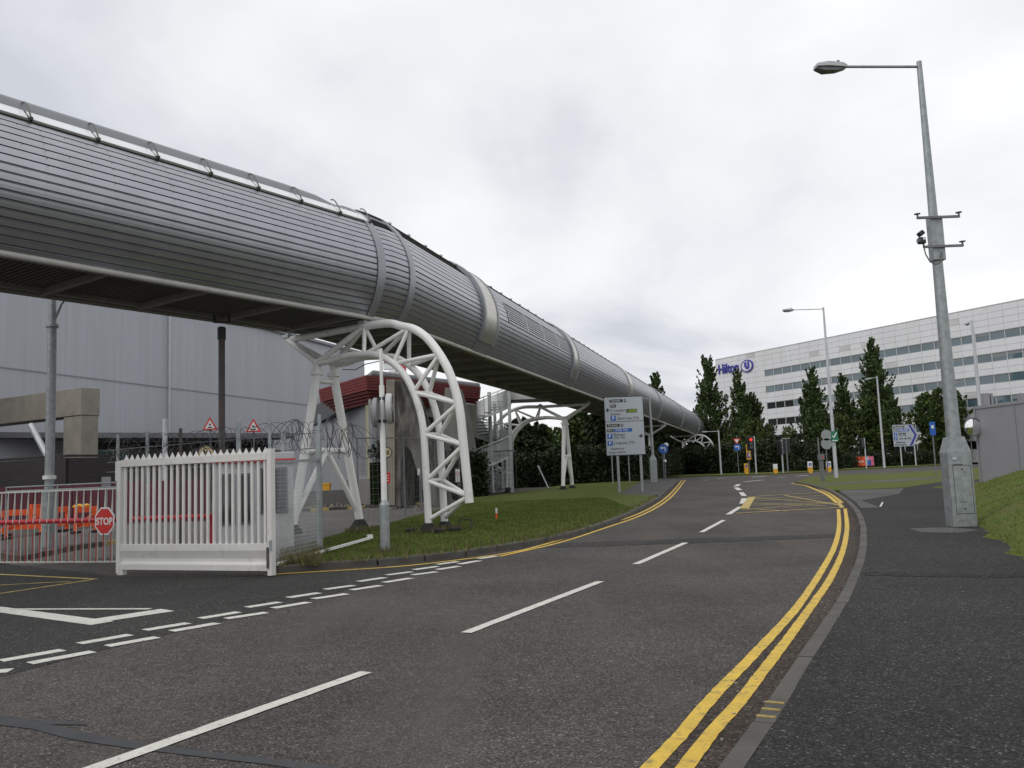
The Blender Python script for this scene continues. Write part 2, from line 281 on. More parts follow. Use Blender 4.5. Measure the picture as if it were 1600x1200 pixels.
class MB:
    def __init__(s): s.v = []; s.f = []; s.sm = False
    def add(s, vs_, fs):
        b = len(s.v); s.v += [tuple(p) for p in vs_]; s.f += [tuple(i + b for i in q) for q in fs]; return s
    def box(s, c, size, rz=0, ax=None):
        c = Vector(c); hx, hy, hz = [k / 2 for k in size]
        if ax is None:
            X = Vector((math.cos(rz), math.sin(rz), 0)); Y = Vector((-math.sin(rz), math.cos(rz), 0)); Z = Vector((0, 0, 1))
        else: X, Y, Z = ax
        vs_ = [c + X * (hx * a) + Y * (hy * b) + Z * (hz * d) for a in (-1, 1) for b in (-1, 1) for d in (-1, 1)]
        return s.add(vs_, [(0, 1, 3, 2), (4, 6, 7, 5), (0, 4, 5, 1), (2, 3, 7, 6), (0, 2, 6, 4), (1, 5, 7, 3)])
    def beam(s, a, b, wd, ht, up=(0, 0, 1)):
        a = Vector(a); b = Vector(b); X = (b - a); ln = X.length; X.normalize(); up = Vector(up)
        if abs(X.dot(up)) > .98: up = Vector((0, 1, 0))
        Y = up.cross(X).normalized(); Z = X.cross(Y)
        return s.box((a + b) / 2, (ln, wd, ht), ax=(X, Y, Z))
    def tube(s, pts, r, n=12, cap=True, closed=False):
        s.sm = True
        pts = [Vector(p) for p in pts]; k = len(pts); rs = r if hasattr(r, '__len__') else [r] * k
        T0 = (pts[1] - pts[0]).normalized(); ref = Vector((0, 0, 1)) if abs(T0.z) < .9 else Vector((0, 1, 0))
        u = ref.cross(T0).normalized(); vs_ = []
        for i, p in enumerate(pts):
            if closed: T = (pts[(i + 1) % k] - pts[i - 1]).normalized()
            else: T = ((pts[min(i + 1, k - 1)] - pts[max(i - 1, 0)])).normalized()
            u = (u - T * u.dot(T)).normalized(); w_ = T.cross(u)
            for j in range(n):
                a = 2 * math.pi * j / n
                vs_.append(p + (u * math.cos(a) + w_ * math.sin(a)) * rs[i])
        fs = []
        for i in range(k if closed else k - 1):
            i2 = (i + 1) % k
            for j in range(n):
                fs.append((i * n + j, i * n + (j + 1) % n, i2 * n + (j + 1) % n, i2 * n + j))
        if cap and not closed:
            fs.append(tuple(range(n - 1, -1, -1))); fs.append(tuple((k - 1) * n + j for j in range(n)))
        return s.add(vs_, fs)
    def prism(s, poly, d):
        """poly: list of 3-D points (planar), extruded by vector d"""
        d = Vector(d); poly = [Vector(p) for p in poly]; k = len(poly)
        vs_ = poly + [p + d for p in poly]
        nrm = sum(((poly[i]).cross(poly[(i + 1) % k]) for i in range(k)), Vector())
        fs = [tuple(range(k)), tuple(range(2 * k - 1, k - 1, -1))] + [(i, i + k, (i + 1) % k + k, (i + 1) % k) for i in range(k)]
        if nrm.dot(d) > 0: fs = [tuple(reversed(q)) for q in fs]
        return s.add(vs_, fs)
    def disc(s, c, nrm, r, d, n=28, sx=1, sz=1):
        c = Vector(c); nrm = Vector(nrm).normalized(); X = Vector((0, 0, 1)).cross(nrm).normalized(); Z = nrm.cross(X)
        poly = [c + X * (r * sx * math.cos(2 * math.pi * i / n)) + Z * (r * sz * math.sin(2 * math.pi * i / n)) for i in range(n)]
        return s.prism(poly, nrm * d)
    def lathe(s, c, prof, n=20):
        s.sm = True; c = Vector(c); vs_ = []
        for r, z in prof:
            for j in range(n):
                a = 2 * math.pi * j / n; vs_.append(c + Vector((r * math.cos(a), r * math.sin(a), z)))
        fs = []
        for i in range(len(prof) - 1):
            for j in range(n): fs.append((i * n + j, i * n + (j + 1) % n, (i + 1) * n + (j + 1) % n, (i + 1) * n + j))
        fs.append(tuple(range(n - 1, -1, -1))); fs.append(tuple((len(prof) - 1) * n + j for j in range(n)))
        return s.add(vs_, fs)
    def mesh(s, name, m, off=(0, 0, 0)):
        me = bpy.data.meshes.new(name); o = Vector(off)
        me.from_pydata([tuple(Vector(p) - o) for p in s.v], [], s.f); me.update()
        if s.sm:
            me.shade_smooth(); me.set_sharp_from_angle(angle=rad(40))
        me.materials.append(m); return me
    def obj(s, name, m, parent=None, local=False, bevel=0, kind=None, label=None):
        off = (0, 0, 0)
        if parent and not local: off = root_of(parent).location
        o = bpy.data.objects.new(name, s.mesh(name, m, off)); COL.objects.link(o)
        if parent: o.parent = parent
        if bevel:
            b = o.modifiers.new('bevel', 'BEVEL'); b.width = bevel; b.segments = 2; b.limit_method = 'ANGLE'
        if kind: o['kind'] = kind
        if label: o['label'] = label
        return o
def single(mb, name, m, label, cat, group=None, bevel=0):
    o = mb.obj(name, m, bevel=bevel); return tag(o, label, cat, group)
def inst(src, parent, loc, name=None, rz=0):
    o = bpy.data.objects.new(name or src.name.split('.')[0], src.data if hasattr(src, 'data') else src); COL.objects.link(o)
    o.location = loc; o.rotation_euler = (0, 0, rz); o.parent = parent; return o

def sheet(name, pts, off, m, parent=None, skirt=0, kind=None, step=3.0):
    """a ground-hugging sheet with polygon outline pts (x, y), `off` above the terrain"""
    bm = bmesh.new()
    vs_ = [bm.verts.new((p[0], p[1], 0)) for p in pts]
    f = bm.faces.new(vs_)
    if f.normal.z < 0 or f.calc_area() and (f.normal_update() or f.normal.z < 0): f.normal_flip()
    bmesh.ops.triangulate(bm, faces=bm.faces[:])
    ys = [p[1] for p in pts]; lo, hi = min(ys), max(ys); y = 15.0
    while y < 75.5:
        if lo < y < hi:
            bmesh.ops.bisect_plane(bm, geom=bm.verts[:] + bm.edges[:] + bm.faces[:], plane_co=(0, y, 0), plane_no=(0, 1, 0))
        y += step
    if skirt:
        be = [e_ for e_ in bm.edges if e_.is_boundary]
        r = bmesh.ops.extrude_edge_only(bm, edges=be)
        nv = set(g for g in r['geom'] if isinstance(g, bmesh.types.BMVert))
        for v in bm.verts: v.co.z = zg(v.co.y) + off - (skirt if v in nv else 0)
    else:
        for v in bm.verts: v.co.z = zg(v.co.y) + off
    bmesh.ops.recalc_face_normals(bm, faces=bm.faces[:])
    up = sum(f.normal.z * f.calc_area() for f in bm.faces)
    if up < 0: bmesh.ops.reverse_faces(bm, faces=bm.faces[:])
    me = bpy.data.meshes.new(name); bm.to_mesh(me); bm.free(); me.materials.append(m)
    o = bpy.data.objects.new(name, me); COL.objects.link(o)
    if parent: o.parent = parent
    if kind: o['kind'] = kind
    return o
def P2(lst, h=0): return [gr(x, y, h).to_2d() for x, y in lst]
def resample(pts, step):
    pts = [Vector(p).to_2d() for p in pts]; outp = [pts[0]]; acc = 0
    for a, b in zip(pts, pts[1:]):
        ln = (b - a).length; d = step - acc
        while d < ln:
            outp.append(a + (b - a) * (d / ln)); d += step
        acc = ln - (d - step)
    outp.append(pts[-1]); return outp
def smooth(pts, it=2):
    pts = [Vector(p).to_2d() for p in pts]
    for _ in range(it):
        q = [pts[0]]
        for a, b in zip(pts, pts[1:]): q += [a * .75 + b * .25, a * .25 + b * .75]
        q.append(pts[-1]); pts = q
    return pts
def offset_line(pts, d):
    o = []
    for i, p in enumerate(pts):
        T = (pts[min(i + 1, len(pts) - 1)] - pts[max(i - 1, 0)]).normalized()
        o.append(p + Vector((-T.y, T.x)) * d)
    return o
def ribbon(name, line, wd, off, m, parent, jitter=0.0):
    """painted line: a strip of width wd along the 2-D line"""
    a = offset_line(line, wd / 2); b = offset_line(line, -wd / 2)
    if jitter:
        a = [p + Vector((rnd.uniform(-jitter, jitter), rnd.uniform(-jitter, jitter))) for p in a]
        b = [p + Vector((rnd.uniform(-jitter, jitter), rnd.uniform(-jitter, jitter))) for p in b]
    mb = MB(); k = len(a)
    vs_ = [(p.x, p.y, zg(p.y) + off) for p in a] + [(p.x, p.y, zg(p.y) + off) for p in b]
    mb.add(vs_, [(i + k, i + k + 1, i + 1, i) for i in range(k - 1)])
    return mb.obj(name, m, parent)
def text_mesh(body, size, depth=.002, bold=0.0, sx=1.0, align='LEFT'):
    cu_ = bpy.data.curves.new('lettering', 'FONT'); cu_.body = body; cu_.size = size; cu_.extrude = depth; cu_.offset = bold; cu_.align_x = align
    cu_.resolution_u = 3
    to = bpy.data.objects.new('tmp_lettering', cu_); COL.objects.link(to)
    bpy.context.view_layer.update()
    me = bpy.data.meshes.new_from_object(to.evaluated_get(bpy.context.evaluated_depsgraph_get()))
    bpy.data.objects.remove(to); bpy.data.curves.remove(cu_)
    me.materials.clear(); return me
def put_text(body, size, o, X, Z, nrm, m, parent, name='lettering', depth=.002, bold=0.0, align='LEFT', sx=1.0):
    """text whose baseline starts at o, running along X, upright Z, facing nrm"""
    me = text_mesh(body, size, depth, bold, align=align); me.materials.append(m)
    X = Vector(X); Z = Vector(Z); nrm = Vector(nrm); o = Vector(o) - Vector(root_of(parent).location)
    Mx = Matrix(((X.x * sx, Z.x, nrm.x, o.x), (X.y * sx, Z.y, nrm.y, o.y), (X.z * sx, Z.z, nrm.z, o.z), (0, 0, 0, 1)))
    me.transform(Mx)
    ob = bpy.data.objects.new(name, me); COL.objects.link(ob); ob.parent = parent; return ob

# ================================================================== THE SETTING
ground = sheet('ground', [(-500, -30), (600, -30), (600, 900), (-500, 900)], -.03, M['earth'], kind='structure')
road = sheet('road', [(-48, -12), (60, -12), (120, 112), (-48, 112)], 0, M['asphalt'], kind='structure')

KR = smooth(P2([(1040, 1330), (1165, 1200), (1193, 1155), (1236, 1084), (1268, 1031), (1300, 980), (1322.5, 947), (1341, 904), (1351.6, 876), (1356, 839), (1351.6, 811), (1337.5, 789), (1306, 767), (1281, 759), (1259, 754.5), (1243, 752)], .12), 2)
KL = smooth(P2([(432, 884), (487, 878.5), (575, 873.5), (650, 867), (725, 859.5), (800, 847.5), (850, 839.5), (900, 828), (944, 814), (978, 801), (1009, 786), (1028, 775), (1040.6, 764), (1053, 753.5), (1060, 749)], .12), 2)

def kerb_run(back, side, name, skip_after=None):
    """kerb stones: back edge polyline; road lies to `side` (+1 left of travel)"""
    root = thing(name, None, None); del_ = []
    root['kind'] = 'structure'
    line = resample(back, .915)
    line = line[:-1]
    for i in range(len(line) - 1):
        a, b = line[i], line[i + 1]
        T = (b - a).normalized(); Nn = Vector((-T.y, T.x)) * side
        a_ = a + T * .008; b_ = b - T * .008
        j = rnd.uniform(-.006, .006); hz = .12 + rnd.uniform(-.004, .004); g = rnd.uniform(-.006, .006)
        mb = MB(); vs_ = []
        for q, e_ in ((a_, j), (b_, g)):
            z = zg(q.y)
            f0 = q + Nn * e_; 
            vs_ += [(f0.x, f0.y, z - .05), (f0.x, f0.y, z + hz), (*(f0 + Nn * .115), z + hz), (*(f0 + Nn * .13), z + hz - .02), (*(f0 + Nn * .145), z - .05)]
        fs = [(k, k + 1, k + 6, k + 5) for k in range(4)] + [(4, 3, 2, 1, 0), (5, 6, 7, 8, 9)]
        if side > 0: fs = [tuple(reversed(q)) for q in fs]
        mb.add(vs_, fs)
        mb.obj('kerb_stone', M['kerb'], root)
        if name == 'kerb' and proj((a.x, a.y, .1))[0] < 1320 and proj((a.x, a.y, .1))[0] > 1200 and i % 5 == 2:
            for kk in range(3):
                c = a + T * (.12 + kk * .16) + Nn * .06
                MB().box((c.x, c.y, zg(c.y) + hz + .002), (.035, .11, .006), rz=math.atan2(T.y, T.x)).obj('paint_scuff', M['kerb_stain'], root)
    return root
kerb_run(KR, 1, 'kerb')
kerb_run(KL, -1, 'kerb')

# right pavement
pv = [tuple(p) for p in KR[:-8]]
pv_end = P2([(1412, 762), (1477, 752)], .12)
pav = sheet('pavement', [(1.2, -12)] + [tuple(p) for p in KR if p.y < gr(1306, 767, .12).y + .05] + [tuple(p) for p in pv_end] + [(60, 60), (60, -12)], .12, M['pavement'], kind='structure')
M['pave_dark'] = asphalt_mat('dark_pavement_strip', (.022, .022, .021), amt=.5, patch=.2, scale=85, warm=(.02, .02, .02))
sheet('pavement_patch', P2([(1352, 893), (1440, 896), (1560, 897), (1680, 893), (1680, 899), (1560, 903), (1440, 901), (1350, 899)], .12), .1235, M['pave_dark'], pav)  # thin darker strip running across the pavement
sheet('pavement_patch', P2([(1420, 826), (1480, 824), (1530, 828), (1500, 833), (1440, 832)], .12), .1235, M['pave_light'], pav)
sheet('pavement_patch', P2([(1310, 766), (1412, 763), (1405, 772), (1345, 782), (1375, 793), (1345, 794), (1338, 785)], .12), .124, M['pave_light'], pav)
# right hand lawn between pavement and junction road
gp = [tuple(p) for p in KR if p.y >= gr(1306, 767, .12).y]
lawn_r = sheet('lawn', gp + [tuple(p) for p in P2([(1270, 745), (1300, 742), (1400, 739), (1480, 734), (1600, 727), (1700, 719.5)], .12)] + [(60, 60)] + [tuple(p) for p in reversed(pv_end)], .125, M['grass_far'], kind='structure', skirt=.15)
sheet('path', P2([(1283, 758.5), (1345, 754.5), (1420, 751.5), (1477, 746.5), (1600, 739), (1600, 736.5), (1477, 744.8), (1400, 749.5), (1330, 753), (1280, 756.5)], .12), .13, M['pave_light'], kind='structure')
# far verge beyond the junction
vg = P2([(900, 748.5), (1000, 747.0), (1060, 746), (1120, 744), (1220, 741), (1316, 735), (1400, 731), (1476, 727), (1600, 719.5)])
verge = sheet('verge', [tuple(p) for p in vg] + [(140, 150), (-10, 150)], .12, M['grass_far'], kind='structure', skirt=.15)

# left lawn
lawn_pts = [tuple(p) for p in KL if p.y < gr(1029, 775, .12).y] + [tuple(p) for p in P2([(1024, 775), (968, 771.5), (1002, 752), (960, 751), (880, 758), (800, 770), (740, 777), (700, 795), (650, 806), (600, 820), (540, 832), (480, 850), (462, 868), (440, 875), (431, 881)], .12)]
lawn_l = sheet('lawn', lawn_pts, .125, M['grass'], kind='structure', skirt=.15)
sheet('footpath', [tuple(p) for p in P2([(968, 771.5), (1024, 775)], .12)] + [tuple(p) for p in KL if p.y >= gr(1030, 774, .12).y] + [tuple(p) for p in P2([(1000, 748), (1002, 752)], .12)], .12, M['pave_light'], kind='structure')
# yard behind the tripod, darker entry apron
sheet('yard', P2([(430, 842), (480, 850), (540, 832), (600, 820), (650, 806), (700, 795), (740, 778), (640, 789), (540, 796), (440, 800), (190, 820), (0, 845), (-200, 870), (-200, 900), (100, 880)]), .004, M['yard'], kind='structure')
sheet('entry_apron', P2([(-120, 1095), (0, 1058), (200, 1006), (440, 948), (600, 908), (780, 867), (700, 876), (600, 887), (520, 893), (432, 899), (186, 901), (0, 880), (-250, 900)]), .004, M['asphalt_dark'], road)

isl = sheet('traffic_island', P2([(-120, 868), (0, 862), (30, 868), (110, 852), (186, 842), (186, 833), (60, 838), (0, 845), (-120, 850)], .12), .12, M['pave_light'], kind='structure', skirt=.14)
ik = P2([(-120, 869), (0, 863), (30, 869), (110, 853), (186, 843)], .12)
for k_, (a, b) in enumerate(zip(resample(ik, .9), resample(ik, .9)[1:])):
    t_ = (b - a).normalized(); MB().beam((a.x + t_.x * .01, a.y + t_.y * .01, zg(a.y) + .055), (b.x - t_.x * .01, b.y - t_.y * .01, zg(b.y) + .055), .13, .14).obj('kerb_stone', M['yellow_thin'] if 7 < k_ < 11 else M['kerb'], isl)

# road markings: every painted mark is a part of the road
def px_mark(name, poly, m, off=.008):
    return sheet(name, P2(poly), off, m, road)
def px_line(name, a, b, wd, m, off=.008, jit=.004):
    A, B = gr(*a).to_2d(), gr(*b).to_2d(); k = max(2, int((B - A).length / .12))
    return ribbon(name, [A + (B - A) * (i / k) for i in range(k + 1)], wd, off, m, road, jit)
for a, b in [((90, 1222), (572, 1051)), ((728, 989.5), (938, 909)), ((993, 882), (1071, 848.5)), ((1096, 832), (1131, 813))]:
    px_line('lane_dash', a, b, .125, M['white_mark'])
for a, b, wd in [((1138, 804), (1157, 792), .22), ((1160, 787), (1163, 779), .3), ((1163, 775), (1158, 769.5), .3), ((1156, 766), (1150, 762), .35), ((1149, 760), (1155, 756.8), .35), ((1163, 753), (1192, 750), .35)]:
    px_line('lane_dash', a, b, wd * .75, M['white_mark'])
for a, b in [((1090, 746.5), (1108, 745.8)), ((1120, 747.5), (1135, 746.6)), ((1175, 746), (1197, 744)), ((1215, 746), (1228, 745.2)), ((1245, 744), (1262, 742.6)), ((1100, 750.5), (1104, 750.2))]:
    px_line('lane_dash', a, b, .3, M['white_mark'])
for a, b in [((1, 1033.5), (98, 1016.5)), ((124, 1006.5), (204, 992.5)), ((226, 985.5), (294, 974.3)), ((313, 967), (373, 957)), ((386, 949.7), (437, 941.5)), ((450, 934.5), (499, 927)), ((508, 921.5), (553, 915.3)), ((560, 909.2), (601, 903)), ((605, 899), (643, 894)), ((647, 890.7), (684, 885.5)), ((683, 882.5), (716, 878)),
             ((-70, 1055), (17, 1048.5)), ((46, 1037.5), (145, 1019)), ((167, 1010.5), (246, 996.5)), ((268, 987), (340, 974.5)), ((353, 967.5), (416, 957.8)), ((427, 951), (482, 941.7)), ((489, 936.5), (542, 928.5)), ((549, 922.5), (595, 915.5)), ((600, 910.7), (642, 904)), ((644, 899), (682, 894)), ((683, 890.6), (717, 885.3)), ((718, 882), (749, 876.5)), ((748, 873.5), (777, 869.3))]:
    px_line('give_way_dash', a, b, .17, M['white_mark'])
# give-way triangle
px_line('give_way_triangle', (-60, 945), (160, 974.5), .28, M['white_mark'])
px_line('give_way_triangle', (130, 974), (262, 954), .36, M['white_mark'], .0095)
px_line('give_way_triangle', (-60, 953), (235, 952.5), .10, M['white_mark'], .011)
# double yellow lines
Y1 = smooth(P2([(925, 1300), (1017, 1200), (1060, 1155), (1116, 1087), (1157, 1046), (1210, 990), (1247, 949), (1273, 910), (1292, 879), (1306, 851), (1312, 823), (1310, 796)]), 2)
Y2 = smooth(P2([(995, 1300), (1071, 1200), (1116, 1140), (1150, 1106), (1195, 1046), (1233, 997), (1262, 956), (1284, 925), (1298, 905), (1315.6, 867), (1322.5, 839), (1324, 820), (1320.5, 795)]), 2)
for yl in (Y1, Y2): ribbon('yellow_line', resample(yl, .1), .098, .008, M['yellow_mark'], road, .004)
Y3 = smooth(P2([(1236, 755.5), (1258, 758.5), (1272, 764), (1293, 773), (1308, 786)]), 2); Y4 = smooth(P2([(1240, 754.5), (1264, 757.5), (1280, 763), (1301, 773), (1316, 786)]), 2)
for yl in (Y3, Y4): ribbon('yellow_line', resample(yl, .3), .14, .008, M['yellow_mark'], road)
Y5 = smooth(P2([(432, 897.5), (525, 892), (625, 886), (700, 877.5), (800, 864.5), (850, 851.5), (900, 836), (940, 821.5), (994, 806), (1031, 786), (1050, 770), (1065.6, 750.5)]), 2)
Y6 = smooth(P2([(780, 870), (820, 861), (855, 853.5), (900, 841), (947, 824.7), (1000, 807.5), (1037.5, 787), (1056, 770), (1070.6, 750)]), 2)
for yl in (Y5, Y6): ribbon('yellow_line', resample(yl, .3), .10, .008, M['yellow_mark'], road, .003)
# dirty channel between the lines and the kerb
M['gutter_dirt'] = asphalt_mat('channel_dirt', (.060, .048, .040), light=(.2, .18, .15), amt=.6, patch=.35, scale=70, warm=(.045, .035, .03))
ribbon('kerb_channel', [p_ for p_ in resample(offset_line([Vector(q) for q in KR], .37), .25) if p_.y < 33], .42, .003, M['gutter_dirt'], road, .03)
ribbon('kerb_channel', [p_ for p_ in resample(offset_line([Vector(q) for q in KL], -.25), .3)], .18, .003, M['gutter_dirt'], road, .02)
# hatched keep-clear box
for a, b, wd in [((1175, 777), (1163, 795), .30), ((1175, 776), (1282, 769.5), .16), ((1150, 802.5), (1318, 793), .16), ((1310, 785), (1316, 794), .12),
                 ((1172, 783), (1300, 778), .13), ((1168, 790), (1310, 785), .13), ((1176, 780), (1290, 774), .1), ((1160, 797), (1292, 787), .1), ((1172, 786), (1290, 791), .1), ((1180, 778), (1310, 788), .1), ((1225, 774), (1318, 791), .1), ((1165, 795), (1230, 799), .1)]:
    px_line('box_hatching', a, b, wd, M['yellow_thin'], .008 + .0012 * rnd.randint(0, 4) + .001 * (a[0] % 3))
for a, b, wd in [((-60, 895), (150, 905.5), .10), ((-40, 934), (152, 905), .09), ((-40, 917), (112, 909), .07)]:
    px_line('yellow_box_line', a, b, wd, M['yellow_thin'], .0095)
# tar seals and trench scars
px_mark('tar_seal', [(770, 853), (900, 848), (1100, 841.5), (1347, 833), (1347, 838.5), (1100, 848), (900, 855), (770, 859.5)], M['tar'], .0055).data.materials[0] = asphalt_mat('trench_scar', (.045, .044, .043), amt=.25, warm=(.04, .04, .04))
px_mark('tar_seal', [(-60, 1112), (0, 1118), (60, 1128), (130, 1146), (200, 1158), (260, 1166), (330, 1176), (480, 1193), (620, 1215), (560, 1218), (420, 1196), (300, 1182), (200, 1170), (110, 1156), (50, 1140), (0, 1134), (-60, 1132)], M['tar'], .0055)
px_mark('tar_seal', [(50, 1126), (120, 1128), (140, 1134), (70, 1133)], M['tar'], .0065)

# ================================================================== THE TUBE (enclosed footbridge)
RR = 2.1; WH = 1.58; Z0 = 6.15; ZC = Z0 + math.sqrt(RR * RR - WH * WH)
A1, AM, A2 = rad(35.6), rad(26.2), rad(16.9)
D = lambda a: Vector((math.sin(a), math.cos(a)))
NN = lambda a: Vector((math.cos(a), -math.sin(a)))
K1 = Vector((-5.0, 24.91)); K2 = K1 + D(AM) * .5
half = (A1 - AM) / 2
# frames: (s, point, lateral vector)
FR = [(-30, K1 - D(A1) * 30.55, NN(A1)), (-.25, K1 - D(A1) * .8, NN(A1)), (.55, K1, NN((A1 + AM) / 2) / math.cos(half)),
      (1.05, K2, NN((A2 + AM) / 2) / math.cos(half)), (1.85, K2 + D(A2) * .8, NN(A2)), (176, K2 + D(A2) * 174.95, NN(A2))]
ac = A2; pc = FR[-1][1]; sc_ = 176
for k in range(10):
    ac += rad(4.5); pc = pc + D(ac) * 8; sc_ += 8; FR.append((sc_, pc, NN(ac)))
def frame(s):
    for a, b in zip(FR, FR[1:]):
        if s <= b[0] + 1e-6: break
    t = (s - a[0]) / (b[0] - a[0])
    return a[1].lerp(b[1], t), a[2].lerp(b[2], t)
def TP(s, r, phi):
    p, n = frame(s); c = p + n * (r * math.cos(rad(phi)))
    return Vector((c.x, c.y, ZC + r * math.sin(rad(phi))))
def TL(s, lat, z):
    p, n = frame(s); c = p + n * lat; return Vector((c.x, c.y, z))
PF = -math.degrees(math.acos(WH / RR))      # angle of the floor edge (about -41)
tube = thing('footbridge', 'long silver tubular footbridge with ribbed metal cladding raised on white steel supports', 'footbridge', (K1.x, K1.y, 0))
def section_strip(s0, s1, ph, r0, r1, brk=()):
    """a curved plate from angle ph[0]..ph[-1], radii r0 (inner) r1 (outer), between stations"""
    ss = [s0] + [b for b in brk if s0 < b < s1] + [s1]; k = len(ph); mb = MB(); vs_ = []
    for s in ss:
        vs_ += [TP(s, r1, p) for p in ph] + [TP(s, r0, p) for p in reversed(ph)]
    n = 2 * k; fs = []
    for i in range(len(ss) - 1):
        for j in range(n): fs.append((i * n + j, i * n + (j + 1) % n, (i + 1) * n + (j + 1) % n, (i + 1) * n + j))
    fs.append(tuple(range(n - 1, -1, -1))); fs.append(tuple((len(ss) - 1) * n + j for j in range(n)))
    mb.add(vs_, fs); return mb
BR = [f[0] for f in FR]
# inner shell, roof skin
def skin(name, s0, s1, pa, pb, r, m, step=4, th=.04):
    k = max(2, int((pb - pa) / step)); ph = [pa + (pb - pa) * i / k for i in range(k + 1)]
    mb = section_strip(s0, s1, ph, r - th, r, BR); mb.sm = True
    return mb.obj(name, m, tube)
skin('inner_shell', -30, 250, PF, 180 - PF, RR - .045, M['shell'])
skin('roof_skin', -30, -.3, 47, 180 - PF - 1, RR + .0, M['alu_roof'])
skin('roof_skin', 1.85, 250, 58, 180 - PF - 1, RR - .002, M['alu_roof'])
skin('roof_skin', -.3, 1.85, 50, 180 - PF - 1, RR - .001, M['alu_roof'])
# raised hump over the first leg, tapering away at the bend
hm = MB(); hs = [(-30, .13), (-2.2, .13), (-1.3, .10), (-.4, -.03)]; vs_ = []; kk = 14
for s, h in hs:
    for j in range(kk): vs_.append(TP(s, RR + h * (1 if 0 < j < kk - 1 else .2), 49.5 + 78 * j / (kk - 1)))
hm.add(vs_, [(i * kk + j, i * kk + j + 1, (i + 1) * kk + j + 1, (i + 1) * kk + j) for i in range(3) for j in range(kk - 1)]); hm.sm = True
hm.obj('roof_hump', M['alu_roof'], tube)
# cladding planks
NST = 17; PT = 38.5
def planks(s0, s1, pa=PF + .3, pb=PT, n=NST, skip=()):
    w_ = (pb - pa) / n
    for i in range(n):
        if i in skip: continue
        a = pa + w_ * i + .38; b = pa + w_ * (i + 1) - .38
        if s0 > 60: a, b = pa + w_ * i + .5, pa + w_ * (i + 1) - .5
        up_ = (a + b) / 2 > 4; mb = MB(); ss = [s0 + .0012] + [q for q in BR if s0 < q < s1] + [s1 - .0012]; vs_ = []
        for s in ss: vs_ += ([TP(s, RR + .004, a), TP(s, RR + .004, (a + b) / 2), TP(s, RR + .002, b), TP(s, RR - .006, b + .05), TP(s, RR - .04, b + .05), TP(s, RR - .04, a)] if up_ else [TP(s, RR - .004, a), TP(s, RR + .002, (a + b) / 2), TP(s, RR + .004, b - .55), TP(s, RR + .036, b), TP(s, RR - .04, b + .45), TP(s, RR - .04, a)])
        n5 = 6; fs = []
        for q in range(len(ss) - 1):
            for j in range(n5): fs.append((q * n5 + j, q * n5 + (j + 1) % n5, (q + 1) * n5 + (j + 1) % n5, (q + 1) * n5 + j))
        fs.append((5, 4, 3, 2, 1, 0)); o_ = (len(ss) - 1) * n5; fs.append(tuple(o_ + j for j in range(n5)))
        mb.add(vs_, fs).obj('cladding_panel', M['alu'], tube)
RIBS = [.12] + [-.95 - 1.36 * k for k in range(0, 16)]
edges1 = [-30, -19.2, -14.45, -11.7, -9.0, -6.3, -3.2, -.06]
for a, b in zip(edges1, edges1[1:]): planks(a, b)
planks(.2, .965)
planks(1.25, 7.2); planks(8.9, 10.4, PF + .3, 58, 20)
lo_ph, hi_ph = PF + .3, 58
planks(10.4, 21.6, PF + .3, 58, 20, skip=(9, 10, 11, 12, 13))
planks(23.0, 40.2, PF + .3, 58, 20); planks(41.4, 58, PF + .3, 58, 20)
# farther out the planks merge into one part each bay
far = MB(); w_ = (58 - PF) / 20
for s0, s1 in ((58.8, 78), (79.0, 100), (101, 128), (128, 172)):
    for i in range(20):
        ph = [PF + w_ * i + .5, PF + w_ * (i + .5), PF + w_ * (i + 1) - .5]
        t = section_strip(s0, s1, ph, RR - .04, RR, BR); far.add(t.v, t.f)
far.obj('distant_cladding', M['alu'], tube, kind='stuff')
# cover bands
def band(s0, s1, pa, pb, rise, m, name='cover_band'):
    k = 22; ph = [pa + (pb - pa) * i / k for i in range(k + 1)]
    mb = section_strip(s0, s1, ph, RR - .02, RR + rise, BR); mb.sm = True
    return mb.obj(name, m, tube)
band(-.05, .19, PF, 120, .035, M['band']); band(.97, 1.22, PF, 120, .035, M['band'])
for s0, s1 in ((7.2, 8.9), (21.6, 23.0)):
    b_ = band(s0 + .18, s1 - .18, -28, 118, .10, M['steel'], 'steel_band')
    band(s0, s0 + .18, -28, 118, .13, M['band'], 'band_rim'); band(s1 - .18, s1, -28, 118, .13, M['band'], 'band_rim')
    band(s0, s1, PF, -28, .03, M['band'])
for s0, s1 in ((40.2, 41.4), (58, 58.8), (78, 79), (100, 101)): band(s0, s1, PF, 118, .10, M['steel'] if s0 < 50 else M['band'], 'steel_band' if s0 < 50 else 'cover_band')
